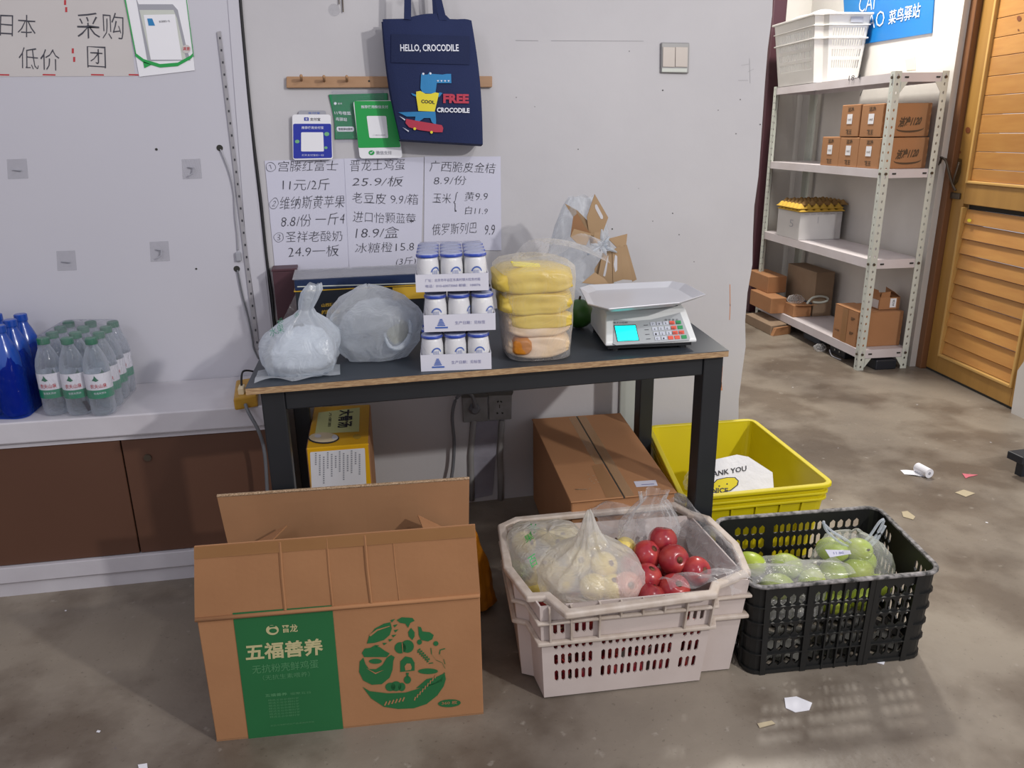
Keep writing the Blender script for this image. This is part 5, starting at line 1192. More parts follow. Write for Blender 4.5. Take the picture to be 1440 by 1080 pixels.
spots = [  # px x, px y, height, radius, tilt, label, pale
 (932, 758, .285, .036, (-.3, .2, 0), 'red apple at the very top of the pile, partly under the clear bag', 0),
 (911, 779, .262, .036, (.5, .5, 0), 'red apple in the upper row behind the dimpled apple, left side', 0),
 (948, 787, .262, .038, (1.1, .25, 0), 'large red apple facing viewer with its dimple, middle right', 0),
 (980, 803, .245, .036, (.9, .7, 0), 'red apple at right end of the pile under the bag edge', 0),
 (911, 811, .245, .035, (.2, .3, 0), 'red apple in the middle below the upper pair', 0),
 (949, 828, .232, .037, (.6, .1, 0), 'red apple with yellow patch touching the crate front rim at right', 0),
 (883, 825, .236, .036, (.9, .0, 0), 'pink pale apple at the front touching the yellow apple bag', 1),
 (889, 797, .240, .032, (.7, .9, 0), 'small red apple peeping from behind the yellow apple bag', 0),
 (916, 838, .222, .034, (-.3, .4, 0), 'red apple low at the front under clear film', 0)]
ap0 = None; ap1 = None
for x, y, z, r_, rot, lb, pale in spots:
    p = ZP(z).hit(x, y); 
    if pale or ap0 is None:
        a = make_apple('red_apple', M['apple_pale'] if pale else M['apple'], r_, tuple(p), lb, 'red apples in the white crate', rot)
        if not pale: ap0 = a; r0_ = r_
    else: dup(ap0, p, rot, lb, (r_/r0_,)*3)
k = 0
fill = []
for zi, z in enumerate((.045, .112, .178)):
    for i in range(6):
        for j in range(4):
            u = (i+.5)/6; v = (j+.5)/4
            if zi == 2 and i > 2 and j > 1: pass
            a = Vector(wbot[0]).lerp(Vector(wbot[1]), 0)
            x = .418+.064*i+(.008 if zi % 2 else 0); y = 1.478-.0052*i+.072*j
            if j > 0 and zi < 2 and i not in (0, 5): continue
            if j == 3 or (i == 5 and j == 0 and zi == 2): continue
            fill.append((x, y, z, i, j))
for n_, (x, y, z, i, j) in enumerate(fill):
    q = 'lower' if z < .1 else 'middle' if z < .15 else 'upper'
    dup(ap0, (x, y, z), (random.random()*3, random.random()*3, 0), 'red apple behind white crate slots, %s layer, %s from left%s' % (q, ['first', 'second', 'third', 'fourth', 'fifth', 'sixth'][i], ['', ', second row back', ', third row back'][j]), (.95,)*3)
# yellow apples
ay0 = None
yspots = [(768, 752, .235, 'rear left'), (796, 755, .235, 'rear middle'), (737, 765, .25, 'far left'), (768, 800, .26, 'left front'), (790, 815, .235, 'front left'), (835, 825, .235, 'front middle'), (862, 826, .235, 'front right'), (815, 790, .262, 'centre'), (850, 795, .262, 'centre right'), (876, 772, .255, 'right rear'), (835, 765, .262, 'centre rear'), (790, 770, .262, 'centre left'), (755, 822, .225, 'left corner')]
for x, y, z, w_ in yspots:
    p = ZP(z-.004).hit(x, y); lb = 'yellow apple inside the milky bag in the white crate, %s' % w_
    if ay0 is None: ay0 = make_apple('yellow_apple', M['apple_y'], .034, tuple(p), lb, 'yellow apples in the bags', (.4, .2, 0))
    else: dup(ay0, p, (random.uniform(-1, 1), random.uniform(-1, 1), 0), lb)
# milky bag with the peak
yb1 = thing('apple_bag', 'milky bag of yellow apples with twisted white peak in white crate', 'bag', (.52, 1.55, .2))
bag('bag', (.515, 1.535, .205), .125, .105, [(.7, .001, 0), (.98, .012, .0), (1.03, .04, .05), (1.0, .07, .15), (.84, .092, .35), (.56, .112, .6), (.32, .135, .7), (.2, .16, .8), (.13, .185, .8), (.08, .205, .8), (.03, .218, .6)], M['bag_apple'], 51, pleat=10, pl_amt=.09, lump=.10, lean=(-.005, -.002), sq=.3, parent=yb1)
yb2 = thing('apple_bag', 'flat milky bag with green characters behind the peaked bag, crate left corner', 'bag', (.42, 1.65, .2))
bag('bag', (.445, 1.655, .200), .100, .130, [(.7, .001, 0), (1.0, .015, 0), (1.0, .055, .05), (.9, .085, .1), (.6, .102, .1), (.02, .108, 0)], M['bag_apple'], 57, pleat=6, pl_amt=.03, lump=.10, sq=.4, parent=yb2)
bm = B(); ZQ = ZP(.305); ZQ2 = Pl((.4, 1.46, .27), (-.1, -1, .9))
textbm(bm, '水', ZQ, (746, 752), (761, 745), (739, 740), .0, .0); textbm(bm, '果', ZQ, (740, 764), (752, 757), (736, 755), 0, 0); textbm(bm, '百', ZQ2, (747, 800), (757, 793), (742, 785), 0.004, 0)
obj('green_characters', bm, M['sgreen'], yb2)
# greens (leafy netting) at the left inside the crate
lf = thing('leafy_greens', 'pale green leafy vegetable in the left corner of the white crate', 'vegetable', ZP(.24).hit(735, 805))
bm = B(); c = ZP(.235).hit(735, 806)
for k in range(60):
    a = random.random()*6.28; p = c+Vector((random.uniform(-.016, .022), random.uniform(-.03, .04), random.uniform(-.02, .02))); u_ = Vector((math.cos(a), math.sin(a), random.uniform(-.3, .6)))*.011; w2 = Vector((-u_.y, u_.x, random.uniform(-.005, .005)))*.5
    ngon(bm, [p-u_, p+w2, p+u_, p-w2])
obj('leaves', bm, mat('leaf_green', '#9aa86a', .7, '#6f8a48', 30, .5), lf)
# clear plastic liner draped over right-rear corner of the crate
lin_ = thing('clear_liner', 'crinkled clear plastic liner hanging over the crate right rear corner', 'plastic sheet', (.85, 1.7, .2))
def liner(u, v):
    path = smoothpts([(.60, 1.80, 0), (.70, 1.815, 0), (.80, 1.825, 0), (.868, 1.79, 0), (.880, 1.68, 0), (.875, 1.56, 0), (.862, 1.46, 0), (.80, 1.415, 0)], 6)
    f_ = u*(len(path)-1); i = min(int(f_), len(path)-2); p = path[i].lerp(path[i+1], f_-i)
    c = Vector((.66, 1.58, 0)); d = (p-c).normalized()
    nz_ = noise.noise(Vector((u*9, v*5, 2)))
    if v < .35: t = v/.35; q = p+d*(.022-.022*t)+Vector((0, 0, WH-.03+.052*t+.012*math.sin(u*19)*t*.5))
    else: t = (v-.35)/.65; q = p-d*(.075*t+.02*nz_)+Vector((0, 0, WH+.022-.05*t+.012*math.sin(u*19+t*3)*(1-t)))
    return q+noise.noise_vector(Vector((u*22, v*9, 7)))*.006
bm = B(); grid(bm, liner, 90, 22); obj('sheet', bm, M['bag_clear'], lin_, smooth=True)
bag('crumpled_top', (.705, 1.64, .262), .085, .06, [(.9, .0, 0), (1.0, .02, .2), (.85, .05, .4), (.6, .08, .6), (.35, .1, .8), (.42, .118, 1)], M['bag_clear'], 61, pleat=8, pl_amt=.16, lump=.25, lean=(.02, .02), parent=lin_)
bm = B(); grid(bm, lambda u, v: Vector((.66+.20*u, 1.400+.07*v-.004*u, .272+.012*math.sin(PI*v)+.006*math.sin(u*16+v*4)-.012*v)), 40, 8); obj('front_fold', bm, M['bag_clear'], lin_, smooth=True)

# ------------------------------------------------------------------ yellow tub
yt = thing('yellow_tub', 'bright yellow solid plastic tub on the floor right of table', 'tub', (1.15, 2.1, 0))
ytop4 = [Vector(p) for p in ((.889, 1.842), (1.362, 1.822), (1.405, 2.378), (1.012, 2.405))]; YH = .258
yc = sum(ytop4, Vector((0, 0)))/4
def inset(P, k): return [yc+(p-yc)*k for p in P]
def rpoly(P, r, n=4):
    out = []
    for i in range(len(P)):
        p = P[i]; a = (P[i-1]-p).normalized(); b = (P[(i+1) % len(P)]-p).normalized()
        for k in range(n+1): t = k/n; q = (p+a*r).lerp(p, t).lerp(p.lerp(p+b*r, t), t); out.append((q.x, q.y))
    return out
tpo = rpoly(inset(ytop4, .965), .03); bo = rpoly(inset(ytop4, .86), .03)
bm = B(); walls(bm, bo, tpo, YH-.004, .004, {}); obj('walls', bm, M['yellow'], yt)
bm = B(); floor_poly(bm, bo, .002, .007); obj('base', bm, M['yellow'], yt)
bm = B(); band(bm, rpoly(inset(ytop4, .97), .03), YH-.012, YH, .011, inn=.006); obj('rim', bm, M['yellow'], yt, mods=bevel(.003))
for zf in (.80, .88): 
    bm = B(); band(bm, lerp2(bo, tpo, zf), YH*zf-.004, YH*zf+.004, .009); obj('rib', bm, M['yellow'], yt, mods=bevel(.002))
for i, (i0, i1) in enumerate(((19, 0), (4, 5), (9, 10), (14, 15))):
    for s in (.12, .3, .5, .7, .88):
        a = Vector((*bo[i0], .01)).lerp(Vector((*bo[i1], .01)), s); b = Vector((*tpo[i0], YH*.79)).lerp(Vector((*tpo[i1], YH*.79)), s)
        b = a.lerp(Vector((*Vector(tpo[i0]).lerp(Vector(tpo[i1]), s), YH)), .78)
        d = (Vector(bo[i1])-Vector(bo[i0])).normalized(); nn = Vector((d.y, -d.x, 0))*.006; dd = Vector((d.x, d.y, 0))*.003
        bm = B(); box8(bm, [a-dd, a-dd+nn, a+dd+nn, a+dd, b-dd, b-dd+nn, b+dd+nn, b+dd]); bmesh.ops.recalc_face_normals(bm, faces=bm.faces); obj('upright_rib', bm, M['yellow'], yt)
# thank-you bags inside
tb = thing('shopping_bag_pile', 'white printed thank-you bag lying crumpled inside the yellow tub', 'bag', (1.17, 2.12, .01))
TBP = Pl((1.15, 2.05, .165), (-.08, -.62, 1))
def crum(u, v):
    p = Vector((1.03+.27*u+.02*v, 1.95+.26*v, .01+.115*math.sin(PI*min(1, max(0, u*.95+.03)))**.7*math.sin(PI*(.18+.62*v))))
    return p+noise.noise_vector(p*16)*.016+noise.noise_vector(p*42)*.005
bm = B(); grid(bm, crum, 44, 34); obj('bag', bm, M['bag_white'], tb, smooth=False)
def onmesh(bmq, pl=None): pass
bm = B(); slab(bm, TBP, [(1000, 648), (1036, 640), (1052, 643), (1086, 665), (1088, 690), (1060, 695), (1000, 696), (985, 680)], -.003, .0); obj('upper_fold', bm, M['bag_white'], tb)
bm = B(); px(bm, TBP, [(1000, 683), (1008, 674), (1022, 671), (1034, 671), (1039, 676), (1038, 682), (1028, 690), (1012, 694), (1000, 692)], .001); obj('smiling_lemon_outline', bm, M['ink'], tb)
bm = B(); px(bm, TBP, [(1001, 683), (1009, 675), (1022, 672), (1033, 672), (1037.5, 676.5), (1036, 682), (1027, 689), (1012, 693), (1001, 691)], .0016); obj('lemon_print', bm, M['yellow'], tb)
bm = B(); textbm(bm, 'THANK YOU', TBP, (988, 673), (1050, 662), (988, 665.5), .0015, .02); textbm(bm, 'NICE', TBP, (1001, 693), (1024, 693), (1001, 686), .0022, .03)
px(bm, TBP, ell(1022.5, 680.5, 1.2, 1), .0022); px(bm, TBP, ell(1011.5, 683.5, 1.2, 1), .0022); obj('black_lettering', bm, M['ink'], tb)
bag('clear_bag_top', (1.10, 2.15, .12), .06, .05, [(.9, .0, 0), (1, .03, .3), (.7, .06, .5), (.4, .08, .8)], M['bag_clear'], 71, pleat=7, pl_amt=.15, lump=.3, parent=tb)

# ------------------------------------------------------------------ black perforated crate
kc = thing('black_crate', 'black perforated plastic crate holding bagged green fruit, front right', 'crate', (1.09, 1.57, 0))
ku = Vector((.449, -.040, 0)).normalized(); kv = Vector((.040, .449, 0)).normalized(); kv = Vector((.095, .449, 0)).normalized(); ko = Vector((.866, 1.400, 0))
KW, KD, KH = .462, .325, .251
kt = rrect(ko, ku, kv, KW, KD, .035, 4, .004); kbm = rrect(ko, ku, kv, KW, KD, .035, 4, -.003)
# segments: front is last->first (19->0), right 4->5, back 9->10, left 14->15
fr = [.035+.058*i for i in range(4)]+[.310+.0455*i for i in range(8)]+[.725+.058*i for i in range(4)]
cols = [(c, c+(.044 if (i < 4 or i > 11) else .034)) for i, c in enumerate(fr)]
rws = [(.07, .22), (.245, .395), (.42, .57), (.595, .745), (.77, .90)]
sc_ = [.05+.077*i for i in range(12)]; colsS = [(c, c+.054) for c in sc_]
bm = B(); walls(bm, kbm, kt, KH-.006, .004, {19: (cols, rws, None), 9: (cols, rws, None), 4: (colsS, rws, lambda i, j: not (3 <= i <= 8 and j >= 3)), 14: (colsS, rws, lambda i, j: not (3 <= i <= 8 and j >= 3))})
obj('walls', bm, M['crate_black'], kc)
bm = B(); band(bm, kt, KH-.008, KH, .008, inn=.004); obj('rim', bm, M['crate_worn'], kc, mods=bevel(.003))
bm = B(); band(bm, kbm, .002, .012, .004); obj('foot_band', bm, M['crate_black'], kc)
for r0, r1 in zip(rws, rws[1:]):
    t = (r0[1]+r1[0])/2; bm = B(); band(bm, lerp2(kbm, kt, t), t*KH-.0015, t*KH+.0015, .005); obj('rib', bm, M['crate_black'], kc)
for a0, a1, fs_ in ((19, 0, (.012, .275, .40, .487, .574, .66, .69, .95)), (9, 10, (.275, .69)), (4, 5, (.03, .97)), (14, 15, (.03, .97))):
    for s in fs_:
        p = Vector((*kbm[a0], 0)).lerp(Vector((*kbm[a1], 0)), s); q = Vector((*kt[a0], KH-.006)).lerp(Vector((*kt[a1], KH-.006)), s)
        d = (Vector(kbm[a1])-Vector(kbm[a0])).normalized(); w3 = .002 if s in (.40, .487, .574) else .007; dd = Vector((d.x, d.y, 0))*w3; nn = Vector((d.y, -d.x, 0))*.005
        bm = B(); box8(bm, [p-dd, p-dd+nn, p+dd+nn, p+dd, q-dd, q-dd+nn, q+dd+nn, q+dd]); bmesh.ops.recalc_face_normals(bm, faces=bm.faces); obj('upright_rib', bm, M['crate_black'], kc)
# base grid
bm = B()
def kq(s, t, d): p = ko+ku*(s*KW)+kv*(t*KD)+Vector((0, 0, .004+d)); return p
for i in range(10):
    for j in range(7):
        cell(bm, kq, .03+i*.094, .03+(i+1)*.094, .03+j*.134, .03+(j+1)*.134, (.03+i*.094+.008, .03+(i+1)*.094-.008, .03+j*.134+.012, .03+(j+1)*.134-.012), .004)
obj('base', bm, M['crate_black'], kc)
# green fruit
mg0 = None
def make_fruit(loc, lb):
    t = thing('green_fruit', lb, 'fruit', loc, 'green fruits in the black crate')
    bm = B(); sphere(bm, loc, .034, 1.25, 1, .92); obj('flesh', bm, M['mango'], t, smooth=True)
    bm = B(); tube(bm, [Vector(loc)+Vector((.040, 0, 0)), Vector(loc)+Vector((.047, 0, .002))], .003, 6); obj('stem', bm, M['stem'], t); return t
gf = []
for (a, b, z, w_) in ((.33, .14, .175, 'upper front in the knotted bag'), (.27, .15, .165, 'upper left in the knotted bag'), (.30, .20, .18, 'upper rear in the knotted bag'), (.37, .19, .17, 'upper right in the knotted bag'), (.34, .17, .215, 'topmost in the knotted bag'), (.28, .19, .210, 'top left in the knotted bag'),
                    (.10, .10, .175, 'front of flat left bag'), (.05, .17, .20, 'far left corner under clear film'), (.15, .17, .185, 'middle of flat left bag'), (.20, .12, .165, 'right end of flat left bag'), (.33, .10, .12, 'behind right central slots'), (.27, .12, .10, 'behind central slots'), (.38, .13, .13, 'behind right front slots'), (.24, .20, .12, 'low in the middle of crate')):
    loc = ko+ku*a+kv*b+Vector((0, 0, z)); lb = 'green yellow fruit in the black crate, %s' % w_
    if mg0 is None: mg0 = make_fruit(tuple(loc), lb)
    else: dup(mg0, loc, (random.uniform(-.5, .5), random.uniform(-.6, .6), random.uniform(-3, 3)), lb)
fb = thing('fruit_bag', 'knotted clear bag of green fruit with white price label in black crate', 'bag', ko+ku*.32+kv*.17+Vector((0, 0, .1)))
cc = ko+ku*.325+kv*.17
bag('bag', (cc.x, cc.y, .105), .10, .072, [(.6, .001, 0), (1.0, .02, 0), (1.08, .06, .05), (1.0, .10, .1), (.8, .135, .3), (.4, .155, .6), (.15, .163, .8)], M['bag_clear'], 81, pleat=8, pl_amt=.1, lump=.12, parent=fb)
kk = Vector((cc.x+.01, cc.y, .262))
bm = B(); kp = Pl(kk, (0, -1, 0))
for pts in (((1157, 738), (1170, 750), (1190, 762), (1205, 772)), ((1158, 736), (1163, 750), (1185, 768), (1207, 775)), ((1205, 773), (1222, 758), (1236, 738), (1243, 733)), ((1210, 776), (1228, 762), (1240, 742), (1243, 735)), ((1215, 778), (1232, 764), (1245, 742))):
    tube(bm, smoothpts([kp.hit(x, y-3) for x, y in pts]), .0035, 6)
obj('twisted_handles', bm, M['bag_milky'], fb, smooth=True)
LP = Pl((cc.x-.03, cc.y-.05, .235), (-.1, -1, 1.2)); bm = B(); slab(bm, LP, [(1160, 773), (1195, 774), (1197, 779), (1167, 784)], 0, .001); pl_ = obj('price_label', bm, M['paper'], fb)
bm = B(); textbm(bm, '11.80', LP, (1173, 779.5), (1187, 779), (1172, 776), .002, 0); obj('label_print', bm, M['lav_print'], fb)
fb2 = thing('fruit_bag', 'flat clear bag of green fruit in the left of black crate', 'bag', ko+ku*.12+kv*.12+Vector((0, 0, .1)))
cc = ko+ku*.125+kv*.125
bag('bag', (cc.x, cc.y, .09), .105, .085, [(.6, .001, 0), (1.0, .02, 0), (1.02, .07, .05), (.95, .11, .1), (.6, .128, .2), (.02, .135, .2)], M['bag_clear'], 85, pleat=7, pl_amt=.05, lump=.1, parent=fb2)
bm = B(); grid(bm, lambda u, v: ko+ku*(-.005+.25*u)+kv*(-.012+.12*v)+Vector((0, 0, .262+.008*math.sin(PI*v)+.006*math.sin(u*14+v*6)-.02*u*u*0-.045*max(0, v-.4))), 34, 14); obj('draped_edge', bm, M['bag_clear'], fb2, smooth=True)
# ------------------------------------------------------------------ metal shelf unit
SO = Vector((2.68, 3.52, 0)); SU = az(5); SV = Vector((SU.y, -SU.x, 0)); SL, SWD = 1.30, .285
shf = thing('shelf_unit', 'pale grey slotted-angle metal shelf unit against right wall', 'shelf', SO+SU*.65+SV*.14)
def sq_(a, b, z): return SO+SU*a+SV*b+Vector((0, 0, z))
def sbox(bm, a0, a1, b0, b1, z0, z1): box8(bm, [sq_(a0, b0, z0), sq_(a0, b1, z0), sq_(a1, b1, z0), sq_(a1, b0, z0), sq_(a0, b0, z1), sq_(a0, b1, z1), sq_(a1, b1, z1), sq_(a1, b0, z1)])
PW = .036
for ia, a in enumerate((0, SL)):
    for ib, b in enumerate((0, SWD)):
        da = 1 if a == 0 else -1; db = 1 if b == 0 else -1
        bm = B(); a1 = a+da*PW; b1 = b+db*PW
        # two flanges, each perforated by a row of slots
        def flange(along):
            def q(s, t, d):
                if along == 'a': return sq_(a+da*(PW*s), b+db*d, 1.512*t)
                return sq_(a+da*d, b+db*(PW*s), 1.512*t)
            nrow = 38
            if ia == 1 and ib == 1: cell(bm, q, 0, 1, 0, 1, None, .002); return
            for k in range(nrow): cell(bm, q, 0, 1, k/nrow, (k+1)/nrow, (.36, .62, (k+.3)/nrow, (k+.7)/nrow), .002)
        flange('a'); flange('b'); bmesh.ops.recalc_face_normals(bm, faces=bm.faces)
        obj('post', bm, M['lgrey'], shf)
for z0, z1 in ((.066, .113), (.552, .599), (1.01, 1.052), (1.463, 1.505)):
    bm = B(); sbox(bm, .003, SL-.003, .003, SWD-.003, z1-.003, z1); sbox(bm, .003, SL-.003, .003, .005, z0, z1-.003); sbox(bm, .003, SL-.003, SWD-.005, SWD-.003, z0, z1-.003); sbox(bm, .003, .005, .003, SWD-.003, z0, z1-.003); sbox(bm, SL-.005, SL-.003, .003, SWD-.003, z0, z1-.003)
    d = obj('deck', bm, M['shelf'], shf)
    zm = (z0+z1)/2
    bm = B()
    for b in (.055, .22): sbox(bm, .0, .003, b, b+.02, zm-.004, zm+.004)
    obj('slot', bm, M['hole'], d)
    bm = B()
    for b in (.018, SWD-.018): c = sq_(0, b, zm); tube(bm, [c, c-SU*.006], .007, 8)
    c = sq_(.018, 0, zm); tube(bm, [c, c-SV*.006], .007, 8); obj('bolt', bm, M['metal'], d)
for z, s in ((.066, -1), (1.463, -1)):
    for b, db in ((.036, 1), (SWD-.036, -1)):
        bm = B(); v = [sq_(-.001, b, z), sq_(-.001, b+db*.035, z), sq_(-.001, b, z-.05)]; w2 = [p-SU*.002 for p in v]
        va = [bm.verts.new(p) for p in v]; vb = [bm.verts.new(p) for p in w2]; bm.faces.new(va); bm.faces.new(vb[::-1])
        for i in range(3): bm.faces.new((va[i], va[(i+1) % 3], vb[(i+1) % 3], vb[i]))
        obj('gusset', bm, M['lgrey'], shf)
LPN = Pl(SO, -SV); FPN = Pl(SO, -SU)
bm = B(); 
for x, y, s, w_, h_ in ((1193, 113.5, '18-4', 20, 7), ): textbm(bm, s, Pl(sq_(0, 0, 0), -SV), (x, y), (x+w_*.85, y-2), (x+1, y-h_), .001, 0)
obj('handwritten_mark', bm, M['ink'], shf)
# carton stack: ends face left
def scarton(name, a0, a1, b0, b1, z0, z1, m, lb, grp=None, cat='box', bev=.003):
    t = thing(name, lb, cat, sq_((a0+a1)/2, (b0+b1)/2, z0), grp); bm = B(); sbox(bm, a0, a1, b0, b1, z0, z1); obj('carton', bm, m, t, mods=bevel(bev, 1)); return t
def carton_print(t, a0, a1, b0, b1, z0, z1, front):
    am = (a0+a1)/2; pl = Pl(sq_(0, b0, 0), -SV)
    bm = B(); w_ = .05; O = sq_(am+w_*.55, b0-.001, z0+(z1-z0)*.40); obox(bm, O, -SU*w_, Vector((0, 0, .05)), -SV*.0006); obj('white_label', bm, M['white'], t)
    bm = B(); text3(bm, '洁净', sq_(am+.03, b0-.001, z0+(z1-z0)*.78), -SU*.06, Vector((0, 0, .024)), .03); text3(bm, '花王', sq_(am+.03, b0-.001, z0+.012), -SU*.06, Vector((0, 0, .026)), .03); text3(bm, '1200克', sq_(am+.02, b0-.0022, z0+(z1-z0)*.5), -SU*.035, Vector((0, 0, .012)), 0); obj('dark_lettering', bm, M['dark_ink'], t)
    if front:
        bm = B(); O = sq_(a0-.001, b0+.085, z0+.045); text3(bm, '洁净1120', O, SV*.12+Vector((0, 0, .008)), Vector((0, 0, .05))+SV*.012, .05)
        e_ = [sq_(a0-.001, b0+.08+.075*(1-math.cos(PI*k/10)), z0+.040-.012*math.sin(PI*k/10)+.004*k/10) for k in range(11)]; e2 = [sq_(a0-.001, b0+.08+.075*(1-math.cos(PI*k/10)), z0+.038-.020*math.sin(PI*k/10)+.004*k/10) for k in range(11)]
        ngon(bm, e_+e2[::-1]); obj('logo_lettering', bm, M['dark_ink'], t)
rows2 = [(.062, .260, 1.052, 1.203, 'nearest of lower row'), (.262, .450, 1.052, 1.205, 'middle of lower row'), (.452, .645, 1.052, 1.208, 'farthest of lower row'), (.075, .272, 1.207, 1.368, 'near one of the upper pair'), (.285, .468, 1.209, 1.372, 'far one of the upper pair')]
for i, (a0, a1, z0, z1, w_) in enumerate(rows2):
    t = scarton('carton', a0, a1, .012, .272, z0+.0005, z1, M['card'], 'brown carton with white label on the third shelf, %s' % w_, 'labelled cartons on the third shelf')
    carton_print(t, a0, a1, .012, .272, z0, z1, i in (0, 3))
# white polystyrene box with egg trays
fx = scarton('white_box', .80, 1.10, .005, .278, .5995, .768, mat('white_card', '#c9c7c6', .6, '#bdbbbb', 6, .7), 'white cardboard box under egg trays on the second shelf')
bm = B()
for k in range(6): text3(bm, '鲜鸡蛋', sq_(.799, .03+.042*k, .752), SV*.03, Vector((0, 0, .007)), 0)
obox(bm, sq_(.799, .12, .70), SV*.003, Vector((0, 0, .04)), -SU*.0006)
text3(bm, '5', sq_(.93, .004, .67), -SU*.05, Vector((0, 0, .045)), -.01)
obj('print', bm, M['grey'], fx)
def eggtray(z, m, lb, rot, da, db):
    t = thing('egg_tray', lb, 'egg tray', sq_(.94+da, .14+db, z), 'moulded pulp egg trays')
    bm = B(); n = 6; c_ = sq_(.94+da, .14+db, z)
    def f(u, v):
        x = (u-.5)*.29; y = (v-.5)*.29
        h = .016*(abs(math.sin(u*n*PI))**1.0*abs(math.sin(v*n*PI)))*1.6 + .004
        e = min(u, 1-u, v, 1-v); 
        if e < .02: h = 0.0+.004
        p = c_+SV*(x*math.cos(rot)-y*math.sin(rot))+SU*(x*math.sin(rot)+y*math.cos(rot)); p.z = z+.003+h; return p
    grid(bm, f, 48, 48); obj('tray', bm, m, t, smooth=True)
    bm = B(); 
    for s in ((-.5, -.5, 1, 0), (.5, -.5, 0, 1), (.5, .5, -1, 0), (-.5, .5, 0, -1)):
        p0_ = c_+SV*s[0]*.29+SU*s[1]*.29; p1_ = p0_+SV*s[2]*.29+SU*s[3]*.29
        tube(bm, [p0_+Vector((0, 0, .004)), p1_+Vector((0, 0, .004))], .003, 6)
    obj('tray_edge', bm, m, t)
    return t
eggtray(.7685, M['pulp'], 'lower moulded pulp egg tray resting on the white box', 0, 0, 0)
eggtray(.7865, M['pulp'], 'yellow lit upper egg tray on the white box', 0, .005, -.008)
eggtray(.8045, M['pulp2'], 'brown topmost egg tray pushed back on the white box', 0, .02, .03)
# bottom shelf
lc = scarton('carton', .062, .30, .008, .27, .1135, .305, M['card'], 'large brown carton on bottom shelf with brown tape strip')
bm = B(); obox(bm, sq_(.215, .007, .114), -SU*.055, Vector((0, 0, .19)), -SV*.0006); obj('brown_tape', bm, M['tape'], lc)
bm = B(); sbox(bm, .062, .30, .008, .12, .3055, .309); obj('top_flap', bm, M['card'], lc)
bm = B()
for k in range(2): text3(bm, '易碎', sq_(.13, .006, .25-.08*k), -SU*.04, Vector((0, 0, .02)), .02)
text3(bm, '小心轻放', sq_(.28, .006, .16), -SU*.05, Vector((0, 0, .012)), .02); obj('dark_lettering', bm, M['dark_ink'], lc)
sc2 = thing('open_carton', 'small open brown carton with white sticker on the large carton', 'box', sq_(.14, .2, .31))
a0, a1, b0, b1, z0, z1 = .10, .24, .145, .262, .3095, .375
for nm, A in (('side', (a0, a0+.003, b0, b1)), ('side', (a1-.003, a1, b0, b1)), ('side', (a0+.003, a1-.003, b0, b0+.003)), ('side', (a0+.003, a1-.003, b1-.003, b1))): bm = B(); sbox(bm, *A, z0, z1); obj(nm, bm, M['card'], sc2)
for pts in ([sq_(a0, b0+.002, z1), sq_(a0, b0+.055, z1), sq_(a0-.01, b0+.05, z1+.035), sq_(a0-.01, b0, z1+.03)], [sq_(a0, b1, z1), sq_(a1, b1, z1), sq_(a1, b1-.0, z1+.03), sq_(a0, b1-.04, z1+.03)], [sq_(a0, b0, z1), sq_(a1, b0, z1), sq_(a1, b0-.005, z1+.04), sq_(a0+.01, b0-.01, z1+.04)]):
    bm = B(); v = [bm.verts.new(p) for p in pts]; w2 = [bm.verts.new(p.co+Vector((.003, .003, 0))) for p in v]; bm.faces.new(v); bm.faces.new(w2[::-1]); [bm.faces.new((v[i], v[(i+1) % 4], w2[(i+1) % 4], w2[i])) for i in range(4)]; obj('flap', bm, M['card'], sc2)
bm = B(); obox(bm, sq_(a0-.001, b0+.06, z0+.01), SV*.035, Vector((0, 0, .05)), -SU*.0006); obj('white_sticker', bm, M['white'], sc2)
bm = B(); text3(bm, 'A126', sq_(a0-.002, b0+.085, z0+.018), Vector((0, 0, .034)), -SV*.012, .03); obj('sticker_print', bm, M['ink'], sc2)
bm = B(); obox(bm, sq_(a1-.01, b0-.001, z0+.005), -SU*.12, Vector((0, 0, .045)), -SV*.0006); obj('side_print', bm, M['paper2'], sc2)
# rear bottom group
scarton('carton', .80, 1.18, .15, .275, .1135, .395, M['card_dark'], 'tall dull brown carton at the back of the bottom shelf')
m1 = scarton('carton', .92, 1.24, -.075, .03, .1140, .215, M['card'], 'low brown carton jutting out of bottom shelf, middle of left stack')
scarton('carton', 1.08, 1.38, -.03, .10, .2155, .325, M['card'], 'small brown carton topping the left stack on the bottom shelf')
oc = scarton('open_carton', .80, .92, .02, .14, .1140, .19, M['card'], 'small opened carton with plastic bag hanging on bottom shelf')
bm = B(); v = [sq_(.80, .03, .19), sq_(.80, .15, .19), sq_(.74, .14, .20), sq_(.74, .05, .20)]; va = [bm.verts.new(p) for p in v]; vb = [bm.verts.new(p+Vector((0, 0, .003))) for p in v]; bm.faces.new(va[::-1]); bm.faces.new(vb); [bm.faces.new((va[i], va[(i+1) % 4], vb[(i+1) % 4], vb[i])) for i in range(4)]; obj('flap', bm, M['card'], oc)
c = sq_(.87, .06, .195); t = thing('plastic_bag', 'small crumpled clear plastic bag on opened carton, bottom shelf', 'bag', c)
bag('bag', c, .05, .05, [(.8, 0, 0), (1, .015, .3), (.7, .04, .5), (.2, .05, .6)], M['bag_clear'], 95, lump=.4, pl_amt=.2, parent=t)
c = sq_(.90, .17, .396); 
t = thing('white_strap', 'curl of white strap lying on the bottom shelf cartons', 'strap', sq_(.80, .10, .20))
bm = B(); tube(bm, smoothpts([sq_(.79, .10, .20), sq_(.79, .13, .235), sq_(.79, .18, .245), sq_(.79, .23, .235), sq_(.79, .235, .215), sq_(.79, .19, .205), sq_(.79, .14, .21)]), .007, 6); obj('strap', bm, M['lgrey'], t, smooth=True)
